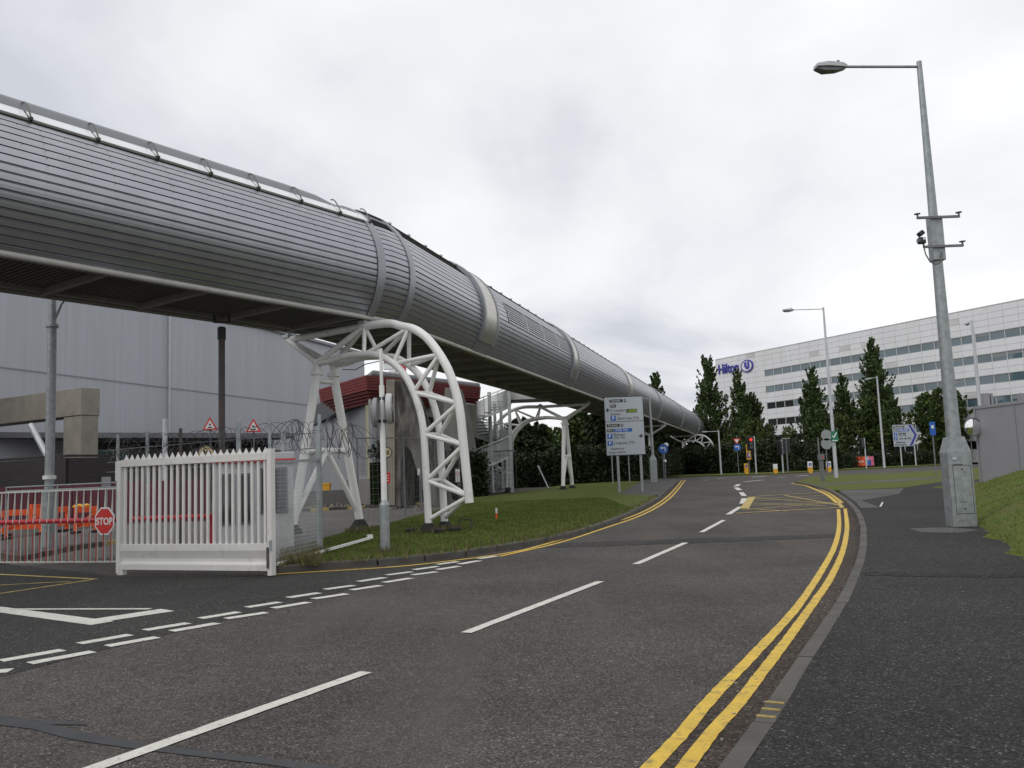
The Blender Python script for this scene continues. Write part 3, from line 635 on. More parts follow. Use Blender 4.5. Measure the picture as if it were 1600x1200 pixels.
# louvres
w_ = (58 - (PF + .3)) / 20; la, lb = PF + .3 + w_ * 9, PF + .3 + w_ * 14
le = [10.5, 13.3, 16.1, 18.9, 21.5]
for a, b in zip(le, le[1:]):
    fr_ = MB()
    for t in (section_strip(a, a + .1, [la, (la + lb) / 2, lb], RR - .03, RR + .03), section_strip(b - .1, b, [la, (la + lb) / 2, lb], RR - .03, RR + .03),
              section_strip(a + .1, b - .1, [la, la + 1], RR - .03, RR + .03), section_strip(a + .1, b - .1, [lb - 1, lb], RR - .03, RR + .03)): fr_.add(t.v, t.f)
    lo = fr_.obj('louvre', M['band'], tube)
    nsl = 8
    for i in range(nsl):
        p0 = la + 1.2 + (lb - la - 2.4) * i / nsl; p1 = p0 + (lb - la - 2.4) / nsl * .62
        mb = MB(); vs_ = [TP(q_, r_, p_) for q_ in (a + .1, b - .1) for r_, p_ in ((RR + .012, p0), (RR + .008, p1), (RR - .012, p1 - .05), (RR - .008, p0 + .05))]
        mb.add(vs_, [(0, 1, 5, 4), (1, 2, 6, 5), (2, 3, 7, 6), (3, 0, 4, 7), (3, 2, 1, 0), (4, 5, 6, 7)]).obj('slat', M['alu_slat'], lo)
# gutter / skylight / ribs of the first leg
g1 = section_strip(-30, .15, [PT + .2, PT + 1.2, PT + 2.2], RR - .04, RR + .03); g1.obj('gutter', M['gutter'], tube)
g2 = section_strip(.15, 250, [57.5, 59, 60.5], RR - .04, RR + .06, BR); g2.obj('gutter', M['gutter'], tube)
for i in range(len(RIBS) - 1):
    s1, s0 = RIBS[i], RIBS[i + 1]
    section_strip(s0 + .03, s1 - .03, [PT + 2.7, PT + 5, PT + 8, PT + 11.5], RR + .0, RR + .035).obj('skylight_panel', M['glaze'], tube)
    ph = [PT + 1 + 1.2 * j for j in range(14)]
    MB().tube([TP(s1, RR + .075 + .10 * min(1, j / 9) - .02 * max(0, j - 11), p) for j, p in enumerate(ph)], .018, 8).obj('skylight_rib', M['rib'], tube)
    MB().box(TP(s1, RR + .06, PT + 1.2), (.07, .06, .07), rz=-A1).obj('rib_foot', M['screw'], tube)
cs = MB()
for k in range(95):
    s = 1.6 + 1.4 * k; c = TP(s, RR + .08, 60); cs.box(c, (.09, .12, .05), rz=-A2)
cs.obj('gutter_clips', M['galv_light'], tube, kind='stuff')
# screws
sc = MB(); w1 = (PT - PF - .3) / NST
for k in range(0, 15):
    s = -.8 - 1.36 * k
    for i in range(NST):
        for ds in ((0,) if i % 3 else (0, .45, .9)):
            p = PF + .3 + w1 * (i + 1) - .75; c = TP(s - ds, RR + .016, p); sc.box(c, (.012, .012, .012))
sc.obj('screws', M['screw'], tube, kind='stuff')
# floor: deck, edge pipes, transverse beams
def floor_run(s0, s1, m):
    ss = [s0] + [q for q in BR if s0 < q < s1] + [s1]; mb = MB(); vs_ = []
    for s in ss: vs_ += [TL(s, WH - .03, Z0 + .12), TL(s, -WH + .03, Z0 + .12), TL(s, -WH + .03, Z0 + .18), TL(s, WH - .03, Z0 + .18)]
    fs = []
    for i in range(len(ss) - 1):
        for j in range(4): fs.append((i * 4 + j, i * 4 + (j + 1) % 4, (i + 1) * 4 + (j + 1) % 4, (i + 1) * 4 + j))
    mb.add(vs_, fs); return mb.obj('floor_deck', m, tube)
floor_run(-30, 250, M['soffit'])
for sg in (1, -1):
    ss = sorted(set([-30, -20, -10, 10, 30, 60, 90, 199] + BR[1:-1]))
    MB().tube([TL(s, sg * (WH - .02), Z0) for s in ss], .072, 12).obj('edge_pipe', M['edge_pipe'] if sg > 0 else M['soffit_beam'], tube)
    MB_ = MB()
    for a, b in zip(ss, ss[1:]): MB_.beam(TL(a, sg * (WH - .3), Z0 + .06), TL(b, sg * (WH - .3), Z0 + .06), .14, .14)
    MB_.obj('edge_beam', M['soffit_beam'], tube)
s = -29.0
while s < 120:
    MB().beam(TL(s, WH - .08, Z0 + .02), TL(s, -WH + .08, Z0 + .02), .12, .16).obj('floor_beam', M['soffit_beam'], tube); s += 2.4 if s < 40 else 4.8
rbm = MB(); s = -18.0
while s < 60:
    rbm.beam(TL(s, WH - .3, Z0 + .105), TL(s, -WH + .3, Z0 + .105), .05 if s < 0 else .3, .04); s += .13 if s < 0 else .6
rbm.obj('deck_ribs', M['soffit'], tube, kind='stuff')

def catmull(pts, k=4):
    pts = [Vector(p) for p in pts]; o = []
    for i in range(len(pts) - 1):
        p0 = pts[max(0, i - 1)]; p1 = pts[i]; p2 = pts[i + 1]; p3 = pts[min(len(pts) - 1, i + 2)]
        for j in range(k):
            t = j / k; o.append(.5 * ((2 * p1) + (p2 - p0) * t + (2 * p0 - 5 * p1 + 4 * p2 - p3) * t * t + (3 * p1 - p0 - 3 * p2 + p3) * t ** 3))
    return o + [pts[-1]]
# ---------------------------------------------------------------- white tubular supports
def support(loc, heading, sgn, label, cables=False, arch=True, reach=1.0, drop=0.0):
    """A-frame column under the bridge plus three-chord arch truss reaching to side sgn"""
    x, y = loc; z = zg(y); root = thing('bridge_support', label, 'support frame', (x, y, z), 0, 'white tubular supports under the footbridge')
    e = Vector((*NN(heading) * sgn, 0)); t = Vector((*D(heading), 0)); Zv = Vector((0, 0, 1)); O = Vector((x, y, 0))
    def Q(l, d, h): return O + e * (l if abs(l) < 1.7 else l * reach) + t * d + Zv * h
    W_ = M['white']
    ft = [Q(0, -1.27, z + .32), Q(0, 1.27, z + .32)]; hd = [Q(0, -.32, 4.72), Q(0, .32, 4.72)]; nd = [Q(0, -.32, 5.02), Q(0, .32, 5.02)]
    for a, b, c in zip(ft, hd, nd):
        MB().tube([a, b], .125, 16).obj('leg', W_, root)
        MB().tube([b + Vector((0, 0, -.05)), b + Vector((0, 0, .06))], .185, 16).obj('flange', W_, root)
        MB().tube([b, c + Vector((0, 0, .1))], .12, 14).obj('head_stub', W_, root)
        MB().lathe(a + Vector((0, 0, -.32)), [(.32, 0), (.27, .14), (.15, .32), (.11, .36)], 14).obj('base_cover', M['rubber'], root)
        MB().box(a + Vector((0, 0, -.33)), (.75, .55, .22), rz=-heading).obj('plinth', M['conc_grey'], root, bevel=.02)
    MB().tube([hd[0] - Zv * .22 + t * -.05, hd[1] - Zv * .22 + t * .05], .075, 12).obj('crossbar', W_, root)
    fr_ = .48; m0 = ft[0].lerp(hd[0], fr_); m1 = ft[1].lerp(hd[1], fr_)
    MB().tube([m0, m1], .085, 12).obj('crossbar', W_, root)
    mc = (m0 + m1) / 2
    for a in ft: MB().tube([mc, a + Zv * .12], .085, 12).obj('brace', W_, root)
    bR = Q(1.62, 0, 5.93); bL = Q(-1.62, 0, 5.93)
    for b in (bR, bL):
        for n_ in nd: MB().tube([n_, b], .085, 12).obj('strut', W_, root)
        MB().box(b + Zv * .1, (.26, .26, .1), rz=-heading).obj('bearing', M['galv_light'], root, bevel=.01)
        MB().tube([b + Zv * .02, b + Zv * .2], .07, 12).obj('bearing_pin', M['galv_light'], root)
    MB().tube([bL, bR], .10, 14).obj('top_tie', W_, root)
    if not arch: return root
    inner = []
    for sd_ in (-.32, .32):
        pts = [Q(0, sd_, 5.02), Q(.5, sd_, 5.12), Q(1.0, sd_, 5.19), Q(1.45, sd_, 5.2), Q(1.9, sd_, 5.10), Q(2.3, sd_, 4.88), Q(2.65, sd_, 4.55), Q(2.92, sd_, 4.1), Q(3.1, sd_, 3.6), Q(3.2, sd_, 3.05), Q(3.25, sd_, 2.4), Q(3.3, sd_, z + .3)]
        pts = [p_ - Zv * drop * (.5 if 0 < k_ < 9 else 0) for k_, p_ in enumerate(pts)]
        MB().tube(catmull(pts), .095, 16).obj('inner_chord', W_, root); inner.append(pts)
        MB().lathe(pts[-1] + Vector((0, 0, -.3)), [(.34, 0), (.29, .12), (.16, .28), (.11, .34)], 14).obj('base_cover', M['rubber'], root)
    MB().box(Q(3.3, 0, z + .05), (.95, .6, .2), rz=rad(90) - heading).obj('plinth', M['conc_grey'], root, bevel=.03)
    ZD = lambda p_, k_: p_ - Zv * drop * k_ - e * (drop * 1.55 * min(1, k_ and max(0, ((p_ - O).dot(e) - 2.6) / 2.0)) if drop else 0)
    outer = [bR, Q(2.05, 0, 5.99), Q(2.5, 0, 5.95), Q(2.95, 0, 5.8), Q(3.35, 0, 5.52), Q(3.7, 0, 5.12), Q(3.98, 0, 4.6), Q(4.17, 0, 4.0), Q(4.27, 0, 3.4), Q(4.32, 0, 2.7), Q(4.38, 0, 1.8), Q(4.44, 0, z + .82)]
    outer = [outer[0]] + [ZD(p_, (.5 if k_ == 0 else 1) if k_ < 7 else max(.01, 1 - (k_ - 6) * .25)) for k_, p_ in enumerate(outer[1:])]
    MB().tube(catmull(outer), .115, 18).obj('outer_chord', W_, root)
    on = [outer[0], outer[3] * .6 + outer[2] * .4, outer[5] * .8 + outer[6] * .2, outer[8] * .6 + outer[7] * .4, outer[9] * .75 + outer[10] * .25, outer[11] * .8 + outer[10] * .2]
    for pts in inner:
        inn = [pts[3] * .5 + pts[4] * .5, pts[5] * .7 + pts[6] * .3, pts[8] * .3 + pts[7] * .7, pts[9] * .5 + pts[10] * .5, pts[10] * .5 + pts[11] * .5 + Zv * .12, pts[11] + Zv * .12]
        seq = []
        for a, b in zip(on, inn): seq += [a, b]
        for a, b in zip(seq, seq[1:]): MB().tube([a, b], .058, 10).obj('lattice_brace', W_, root)
    i0 = [inner[0][8] * .3 + inner[0][7] * .7, inner[0][9] * .5 + inner[0][10] * .5, inner[0][10] * .5 + inner[0][11] * .5 + Zv * .12]
    for a in i0: MB().tube([a, a + t * .64], .055, 10).obj('lattice_brace', W_, root)
    if cables:
        MB().tube([Q(.3, .4, 4.86), Q(.8, .42, 4.8), Q(1.2, .42, 4.92), Q(1.9, .4, 4.98)], .014, 6).obj('cable', M['cable'], root)
        MB().tube([Q(3.5, .5, z + .1), Q(3.55, .6, z + .4), Q(3.9, .55, z + .35), Q(3.95, .4, z + .08)], .018, 6).obj('cable', M['black'], root)
        for k in range(9):
            MB().box(Q(3.3 + rnd.uniform(-.45, .5), rnd.uniform(-.6, .6), z + .14), (.3, .22, .14), rz=rnd.uniform(0, 3)).obj('sandbag', M['rubber'], root, bevel=.04)
    return root
support((-5.45, 24.75), rad(35), 1, 'nearest white A-frame with a big curved lattice arch, on the lawn left of the road', True, reach=1.24, drop=.2)
def centre_at(Y):
    lo, hi = 0, 200
    for _ in range(50):
        m_ = (lo + hi) / 2
        if frame(m_)[0].y < Y: lo = m_
        else: hi = m_
    return frame(lo)[0]
support((3.35, 55.4), A2, -1, 'second white A-frame along the bridge, its arch running left behind the spiral staircase', reach=1.22)
support(tuple(centre_at(86.5)), A2, -1, 'third white A-frame along the bridge, behind the large directions board')
support(tuple(centre_at(118)), A2 + rad(4), 1, 'farthest white support, its small arch reaching right towards the dark hedge')

# ================================================================== BUILDINGS, LEFT
# hangar
hx = atY(569, 553, 100.0); hdz = 17.6; hd_ = Vector((-math.sin(rad(hdz)), -math.cos(rad(hdz)), 0))
hgr = thing('hangar', 'huge pale grey windowless hangar with vertical ribbed sheet walls behind the bridge', 'hangar', (hx.x, hx.y, 0))
hb = Vector((hx.x, hx.y, 0)); HZ = hx.z
hn = Vector((hd_.y, -hd_.x, 0));  # facing
if hn.dot(Vector((0, -1, 0))) < 0 and hn.x < 0: hn = -hn
bk = Vector((-math.cos(rad(hdz)), math.sin(rad(hdz)), 0))       # away from camera side
mb = MB(); base = [hb, hb + hd_ * 90, hb + hd_ * 90 + bk * 60, hb + bk * 60]
mb.prism([p + Vector((0, 0, 0)) for p in base], (0, 0, HZ - .1)); mb.obj('wall', M['hangar'], hgr)
fr_n = -bk
for z_ in (HZ * .58,):
    MB().beam(hb + fr_n * .075 + Vector((0, 0, z_)), hb + hd_ * 90 + fr_n * .075 + Vector((0, 0, z_)), .02, .06).obj('wall_seam', M['hangar_trim'], hgr)
MB().beam(hb + fr_n * .1 + Vector((0, 0, HZ)), hb + hd_ * 90 + fr_n * .1 + Vector((0, 0, HZ)), .35, .28).obj('roof_edge', M['hangar_trim'], hgr)
for px_ in (262,):
    t = 0
    while t < 60 and proj(hb + hd_ * t + Vector((0, 0, 6)))[0] > px_: t += .1
    MB().tube([hb + hd_ * t + fr_n * .18 + Vector((0, 0, 1)), hb + hd_ * t + fr_n * .18 + Vector((0, 0, HZ - .2))], .08, 8).obj('downpipe', M['galv_light'], hgr)
# long dark canopy building at the foot of the hangar
c0 = atY(-80, 673, 51); c1 = atY(455, 680, 66)
can = thing('canopy_building', 'low building with a long dark flat canopy below the hangar wall', 'building', (c0.x, c0.y, 0))
v = (c1 - c0); v.z = 0; vd = v.normalized(); vn = Vector((vd.y, -vd.x, 0))
if vn.y > 0: vn = -vn
zt = 5.2
MB().beam(Vector((c0.x, c0.y, zt)) - vn * 2, Vector((c1.x, c1.y, zt)) - vn * 2, 5, .35).obj('canopy', M['galv_dark'], can)
MB().beam(Vector((c0.x, c0.y, 2.4)) - vn * 3.8, Vector((c1.x, c1.y, 2.4)) - vn * 3.8, .3, 5).obj('wall', M['conc_grey'], can)
MB().beam(Vector((c0.x, c0.y, zt - .5)) - vn * 3.4, Vector((c1.x, c1.y, zt - .5)) - vn * 3.4, .5, .5).obj('soffit_beam', M['black'], can)
for px_ in (150, 176, 300, 340, 430):
    lo, hi = 0., v.length
    for _ in range(40):
        m_ = (lo + hi) / 2
        if proj(Vector((c0.x, c0.y, 3)) + vd * m_ - vn * 3.6)[0] < px_: lo = m_
        else: hi = m_
    q = Vector((c0.x, c0.y, 0)) + vd * lo - vn * 3.62
    f_ = MB().beam(q + Vector((0, 0, 3.9)), q + vd * 1.1 + Vector((0, 0, 3.9)), .1, 1.0).obj('window', M['paint_white'], can)
    MB().beam(q + Vector((0, 0, 3.9)) + vd * .08 + vn * .04, q + vd * 1.02 + Vector((0, 0, 3.9)) + vn * .04, .06, .8).obj('pane', M['glass_teal'] if px_ < 200 else M['glass_dark'], f_)
# concrete portal frame
def pxp(lst, Y): return [atY(x, y, Y) for x, y in lst]
q = pxp([(0, 0)], 38)[0]
cf = thing('concrete_portal', 'pale concrete portal frame with a deep beam on a square column, far left', 'concrete frame', (-19, 38, 0))
a = atY(142, 606, 46); b = atY(-260, 625, 62)
za, zb = a.z, atY(142, 649, 46).z
dirv = (Vector((b.x, b.y, 0)) - Vector((a.x, a.y, 0))); dirv.normalize()
nb = Vector((dirv.y, -dirv.x, 0))
if nb.y > 0: nb = -nb
A0 = Vector((a.x, a.y, (za + zb) / 2)) - dirv * 0
MB().beam(A0, A0 + dirv * 22, 1.1, za - zb).obj('beam', M['conc'], cf, bevel=.03)
cl = Vector((a.x, a.y, 0)) + dirv * .85
MB().box(cl + Vector((0, 0, (zb - .01) / 2)), (1.62, 1.0, zb - .01), ax=(dirv, nb, Vector((0, 0, 1)))).obj('column', M['conc'], cf, bevel=.03)
s0_, s1_ = atY(48, 664, 46), atY(75, 715, 45)
MB().tube([s0_, s1_], .16, 12).obj('strut', M['galv_light'], cf)
# dark brick wall
w0 = atY(-260, 710, 48); w1 = atY(107, 712, 40); w2 = atY(186, 709, 42)
bw = thing('brick_wall', 'long low dark brick wall behind the barrier on the far left', 'wall', (w1.x, w1.y, 0))
ztop = 3.25
for a, b in ((w0, w1), (w1, w2)):
    a = Vector((a.x, a.y, 0)); b = Vector((b.x, b.y, 0))
    MB().beam(a + Vector((0, 0, ztop / 2 - .05)), b + Vector((0, 0, ztop / 2 - .05)), .3, ztop - .1).obj('wall', M['brick'], bw)
    n_ = int((b - a).length / .23); dd = (b - a) / n_
    cp = MB()
    for k in range(n_): cp.box(a + dd * (k + .5) + Vector((0, 0, ztop)), (.215, .32, .1), rz=math.atan2(dd.y, dd.x))
    cp.obj('coping_bricks', M['brick'], bw, kind='stuff')
# maroon hoarding panels in the yard
mh = thing('maroon_hoarding', 'maroon boarded hoarding behind the barrier skirt', 'hoarding', (-18, 30, 0))
a = atY(-120, 757, 38); b = atY(330, 757, 34.5); a.z = 0; b.z = 0; n_ = 22; dd = (b - a) / n_
for k in range(n_):
    MB().beam(a + dd * k + Vector((0, 0, 1.0)) + dd.normalized() * .02, a + dd * (k + 1) + Vector((0, 0, 1.0)) - dd.normalized() * .02, .05, 1.75 + .02 * (k % 2)).obj('board', M['maroon'], mh)

# control building with red fascia
ctl = thing('control_building', 'building with an overhanging dark red ribbed fascia behind the nearest support', 'building', (-7, 46, 0))
Yc = 44.0
C = atY(573, 586, Yc); C2 = atY(573, 627, Yc)
Rr = atY(750, 615, 52); Lf = atY(500, 616, 50)
cx = Vector((C.x, C.y, 0)); rr_ = Vector((Rr.x, Rr.y, 0)); ll_ = Vector((Lf.x, Lf.y, 0))
zt, zb = C.z, C2.z
nr = 9
d1 = (cx - ll_).normalized(); d2 = (rr_ - cx).normalized(); n1_ = Vector((d1.y, -d1.x, 0)); n2_ = Vector((d2.y, -d2.x, 0)); nm_c = (n1_ + n2_) / (1 + n1_.dot(n2_))
def fas(ins): return [ll_ - n1_ * ins + d1 * max(0, ins) * 1.2, cx - nm_c * ins, rr_ - n2_ * ins]
for k in range(nr):
    z0_ = zb + (zt - zb) * k / nr; z1_ = zb + (zt - zb) * (k + 1) / nr - .015
    ins = (nr // 2 - k) * .13 if k < nr // 2 else -(k - nr // 2) * .02
    a_, b_, c_ = fas(ins); a2, b2, c2 = fas(ins + .25)
    a_, b_, c_, a2, b2, c2 = [p + Vector((0, 0, z0_)) for p in (a_, b_, c_, a2, b2, c2)]
    MB().prism([a_, b_, c_, c2, b2, a2], (0, 0, z1_ - z0_)).obj('fascia_rib', M['redclad'], ctl)
back = Vector((-4, 14, 0))
inn = lambda p, d_: p + d_
core = [ll_ + Vector((.9, .6, 0)), cx + Vector((0, .9, 0)), rr_ + Vector((-.3, .6, 0)), rr_ + back, ll_ + back]
MB().prism([p + Vector((0, 0, zb + .05)) for p in core], (0, 0, zt - zb - .1)).obj('fascia_core', M['winframe'], ctl)
ridge = [ll_ + Vector((1.5, 2, zt + .02)), cx + Vector((.2, .5, zt + .02)), rr_ + Vector((0, 1, zt + .02)), rr_ + back + Vector((0, 0, zt + .02)), ll_ + back + Vector((0, 0, zt + .02))]
MB().prism(ridge, (0, 0, .32)).obj('roof', M['roofgrey'], ctl, bevel=.1)
wl = [ll_ + Vector((1.6, .2, 0)), cx + Vector((.05, 1.1, 0)), rr_ + Vector((-.6, 1.2, 0)), rr_ + back, ll_ + back]
MB().prism(wl, (0, 0, zb)).obj('wall', M['clad_grey'], ctl)
rb = MB()
for a, b in ((wl[0], wl[1]), (wl[1], wl[2])):
    n_ = int((b - a).length / .3); dv = (b - a) / n_; nv = Vector((dv.y, -dv.x, 0)).normalized()
    for k in range(n_): rb.box(a + dv * (k + .5) + nv * .03 + Vector((0, 0, zb / 2 + .9)), (.12, .07, zb - 2), rz=math.atan2(dv.y, dv.x))
rb.obj('wall_ribs', M['clad_grey'], ctl, kind='stuff')
MB().box(wl[1] + (wl[0] - wl[1]) * .12 + Vector((0, -.12, zb / 2 + .6)), (.28, .1, zb - 1.3)).obj('pale_strip', M['cream'], ctl)
for a, b in ((wl[0], wl[1]), (wl[1], wl[2])):
    MB().beam(a + Vector((0, -.12, .8)), b + Vector((0, -.12, .8)), .3, 1.7).obj('plinth', M['conc_grey'], ctl)
MB().tube([cx + Vector((1.2, .95, .3)), cx + Vector((1.2, .95, 2.2))], .06, 8).obj('downpipe', M['paint_white'], ctl)
# radar on the roof
rp = atY(614, 577, 60)
rd = thing('radar', 'red and white lattice radar on top of the red-fronted building', 'radar', (rp.x, rp.y, rp.z - 1.0))
MB().tube([rp + Vector((0, 0, -1)), rp + Vector((0, 0, -.1))], .3, 10).obj('mast', M['paint_white'], rd)
MB().box(rp + Vector((0, 0, .25)), (1.3, .5, .5)).obj('housing', M['paint_white'], rd)
MB().box(rp + Vector((0.75, -.05, .3)), (.35, .6, .9)).obj('dish_edge', M['radar_red'], rd)
MB().box(rp + Vector((0, -.28, .52)), (1.2, .1, .12)).obj('dish_rim', M['radar_red'], rd)

# stained concrete pylon
def pylon(front, Y, depth, label, m, mside):
    root = thing('concrete_pylon', label, 'concrete pylon', (atY(front[0][0], front[0][1], Y).x, Y, 0))
    pts = [atY(x, y, Y) for x, y in front]
    MB().prism(pts, Vector((.5, depth, 0))).obj('slab', m, root, bevel=.03)
    return root
py = pylon([(604, 594), (627, 593), (640, 626), (662, 692), (690, 792), (668, 792), (642, 706), (634, 696), (626, 725), (626, 792), (604, 792)], 39, 1.3, 'tall stained concrete pylon with a raking leg beside the white lamp post', M['conc_stain'], M['conc'])
pts = [atY(x, y, 38.9) for x, y in [(603.5, 593), (617, 593), (617, 790), (603.5, 790)]]
MB().prism(pts, Vector((.0, .5, 0))).obj('pale_face', M['conc'], py, bevel=.03)
pylon([(695, 606), (706, 606), (722, 660), (730, 706), (716, 706), (708, 690), (690, 690)], 47, 1.3, 'second raking concrete pylon seen through the white arch', M['conc_grey'], M['conc'])
cb = thing('concrete_parapet', 'weathered grey concrete beam in front of the red-fronted building', 'concrete beam', (0, 45, 0))
MB().prism([atY(x, y, 49) for x, y in [(632, 618), (690, 624), (731, 631), (731, 680), (700, 680), (660, 640), (640, 640)]], Vector((.5, .8, 0))).obj('beam', M['conc_grey'], cb, bevel=.03)
MB().prism([atY(x, y, 48.8) for x, y in [(646, 640), (700, 650), (726, 659), (726, 665), (700, 657), (646, 646)]], Vector((0, .3, 0))).obj('ledge', M['conc'], cb)
# low wall and kerb line at the back of the yard
yw = thing('yard_wall', 'low stained concrete wall along the back of the yard', 'wall', (-6, 42, 0))
a = gr(462, 793); b = gr(735, 777); MB().beam(a + Vector((0, 1.2, .4)), b + Vector((0, 1.2, .4)), .4, .8).obj('wall', M['conc_grey'], yw)
ykr = thing('yard_kerb', 'yellow edged kerb with rubble along the yard', 'kerb', tuple(a))
n_ = 18; dd = (gr(715, 786) - gr(470, 800)) / n_; a = gr(470, 800)
for k in range(n_): MB().beam(a + dd * k + dd * .03 + Vector((0, 0, .06)), a + dd * (k + .97) + Vector((0, 0, .06)), .14, .13).obj('kerb_stone', M['yellow_thin'] if k % 4 in (1, 2) else M['kerb'], ykr)
rub = MB()
for k in range(160):
    p = gr(rnd.uniform(465, 700), rnd.uniform(785, 797)); s_ = rnd.uniform(.04, .16); rub.box(p + Vector((0, 0, s_ * .3)), (s_, s_ * .8, s_ * .6), rz=rnd.uniform(0, 3))
rub.obj('rubble', M['conc'], ykr, kind='stuff')
# yellow grit bin
p = gr(511, 786); yb = thing('grit_bin', 'small yellow box standing at the back of the yard between the white legs', 'bin', tuple(p))
MB().box(p + Vector((0, 0, .75)), (.42, .35, .62)).obj('body', M['yellow'], yb, bevel=.03); MB().box(p + Vector((0, 0, 1.1)), (.48, .4, .1)).obj('lid', M['yellow'], yb, bevel=.02)
for sx_ in (-.16, .16): MB().tube([p + Vector((sx_, 0, 0)), p + Vector((sx_, 0, .5))], .03, 6).obj('leg', M['galv_dark'], yb)

# ================================================================== SPIRAL STAIRCASE
sx0, sy0 = gr(769, 773).x, 54.5; sz = zg(54.5) + .1
st = thing('spiral_staircase', 'galvanised spiral staircase with curved perforated balustrade left of the second support', 'staircase', (sx0, sy0, sz))
def SP(r, th, z): return Vector((sx0 + r * math.cos(th), sy0 + r * math.sin(th), z))
thz = lambda z: math.pi + (z - 4.75) / 3.07 * 2 * math.pi
MB().tube([SP(0, 0, sz), SP(0, 0, 6.9)], .12, 14).obj('central_column', M['galv_light'], st)
z = sz + .18; nstep = 0
while z < 6.4:
    th = thz(z); d_ = .36; mb = MB()
    pr = [SP(.1, th - d_ * .5, z), SP(1.3, th - d_ * .5, z), SP(1.33, th, z), SP(1.3, th + d_ * .5, z), SP(.1, th + d_ * .5, z)]
    mb.prism(pr, (0, 0, .045)); mb.obj('tread', M['tread'], st); z += .185
def helix(z0, z1, n): return [z0 + (z1 - z0) * i / n for i in range(n + 1)]
zz = helix(sz + .2, 6.35, 90); mb = MB(); NB = 420; zf = helix(sz + .2, 6.35, NB)
for i in range(NB):
    za_, zb_ = zf[i], zf[i] + (zf[i + 1] - zf[i]) * .62; ta_, tb_ = thz(za_), thz(zb_)
    mb.add([SP(1.36, ta_, za_ - .2), SP(1.36, tb_, zb_ - .2), SP(1.36, tb_, zb_ + .95), SP(1.36, ta_, za_ + .95), SP(1.375, ta_, za_ - .2), SP(1.375, tb_, zb_ - .2), SP(1.375, tb_, zb_ + .95), SP(1.375, ta_, za_ + .95)],
           [(3, 2, 1, 0), (4, 5, 6, 7), (0, 1, 5, 4), (2, 3, 7, 6), (1, 2, 6, 5), (3, 0, 4, 7)])
mb.obj('balustrade_mesh', M['mesh_panel'], st, kind='stuff')
mb = MB(); vs_ = []
for z in zz:
    th = thz(z); vs_ += [SP(1.35, th, z - .28), SP(1.35, th, z - .14), SP(1.39, th, z - .14), SP(1.39, th, z - .28)]
mb.add(vs_, [(i * 4 + j, i * 4 + (j + 1) % 4, (i + 1) * 4 + (j + 1) % 4, (i + 1) * 4 + j) for i in range(90) for j in range(4)]); mb.sm = True
mb.obj('stringer', M['paint_white'], st)
MB().tube([SP(1.42, thz(z), z + 1.08) for z in zz], .035, 8).obj('handrail', M['paint_white'], st)
for k in range(0, 91, 5): MB().tube([SP(1.42, thz(zz[k]), zz[k] - .25), SP(1.42, thz(zz[k]), zz[k] + 1.08)], .022, 6).obj('baluster', M['galv_light'], st)
for px_, dy_, top in ((800.5, -1.2, 6.9), (787, 1.6, 6.0), (777, 1.5, 6.3)):
    q = atY(px_, 760, sy0 + dy_); MB().beam(Vector((q.x, q.y, sz)), Vector((q.x, q.y, top)), .2, .2).obj('post', M['galv_light'], st)
a = SP(1.2, 0, 6.3); MB().box(a + Vector((1.6, .6, 0)), (3.4, 1.4, .12)).obj('landing', M['tread'], st)
for yy in (-.1, 1.3):
    MB().box(a + Vector((1.6, yy, .55)), (3.4, .03, 1.0)).obj('landing_balustrade', M['mesh_panel'], st)
# dark cage of mesh fence around it
def mesh_fence(name, label, pts, h, m, post_m, cell=.25, cat='fence', wires=.006, posts=2.6, zoff=0, rail=True, group=None):
    root = thing(name, label, cat, tuple(pts[0]), 0, group); wm = MB()
    for a, b in zip(pts, pts[1:]):
        a = Vector(a); b = Vector(b); ln = (b - a).length; n_ = max(1, round(ln / posts))
        for k in range(n_ + 1):
            if k == 0 and a is not pts[0] and (a - Vector(pts[0])).length > .01: continue
            p = a.lerp(b, k / n_); MB().beam(p, p + Vector((0, 0, h)), .06, .06).obj('post', post_m, root)
        if rail: MB().beam(a + Vector((0, 0, h - .03)), b + Vector((0, 0, h - .03)), .045, .045).obj('rail', post_m, root)
        k = 0
        while k * cell < ln:
            p = a.lerp(b, k * cell / ln); wm.beam(p, p + Vector((0, 0, h - .05)), wires, wires); k += 1
        z = cell
        while z < h: wm.beam(a + Vector((0, 0, z)), b + Vector((0, 0, z)), wires, wires); z += cell
    wm.obj('wire_mesh', m, root, kind='stuff'); return root
a = gr(733, 774); b = gr(808, 772)
mesh_fence('mesh_fence', 'dark mesh fence around the foot of the spiral staircase', [a, b], 2.7, M['railing'], M['railing'], .3, wires=.010)
mesh_fence('mesh_fence', 'dark mesh fence along the back of the lawn seen through the arch', [gr(560, 812), gr(633, 806), gr(735, 782)], 3.0, M['galv_dark'], M['galv_dark'], .22, wires=.007)

# ================================================================== GATE, BOOTH, FENCE
GL, GR_ = gr(186, 898), gr(428, 902)
gate = thing('sliding_gate', 'white steel palisade gate with spiked top rail standing half open by the road', 'gate', tuple(GL))
gv = (GR_ - GL); gl = gv.length; gd = gv.normalized(); gd.z = 0; gn = Vector((gd.y, -gd.x, 0))
if gn.y > 0: gn = -gn
def GQ(u, d, z): return GL + gd * u + gn * d + Vector((0, 0, z))
G_ = M['gate']
def gbox(name, u0, u1, d0, d1, z0, z1, m=G_, bevel=.004, parent=None):
    return MB().box(GQ((u0 + u1) / 2, (d0 + d1) / 2, (z0 + z1) / 2), (u1 - u0, abs(d1 - d0), z1 - z0), ax=(gd, gn, Vector((0, 0, 1)))).obj(name, m, parent or gate, bevel=bevel)
gbox('post', -.02, .07, -.06, .06, .03, 2.12); gbox('post', gl - .09, gl, -.06, .06, .02, 2.19)
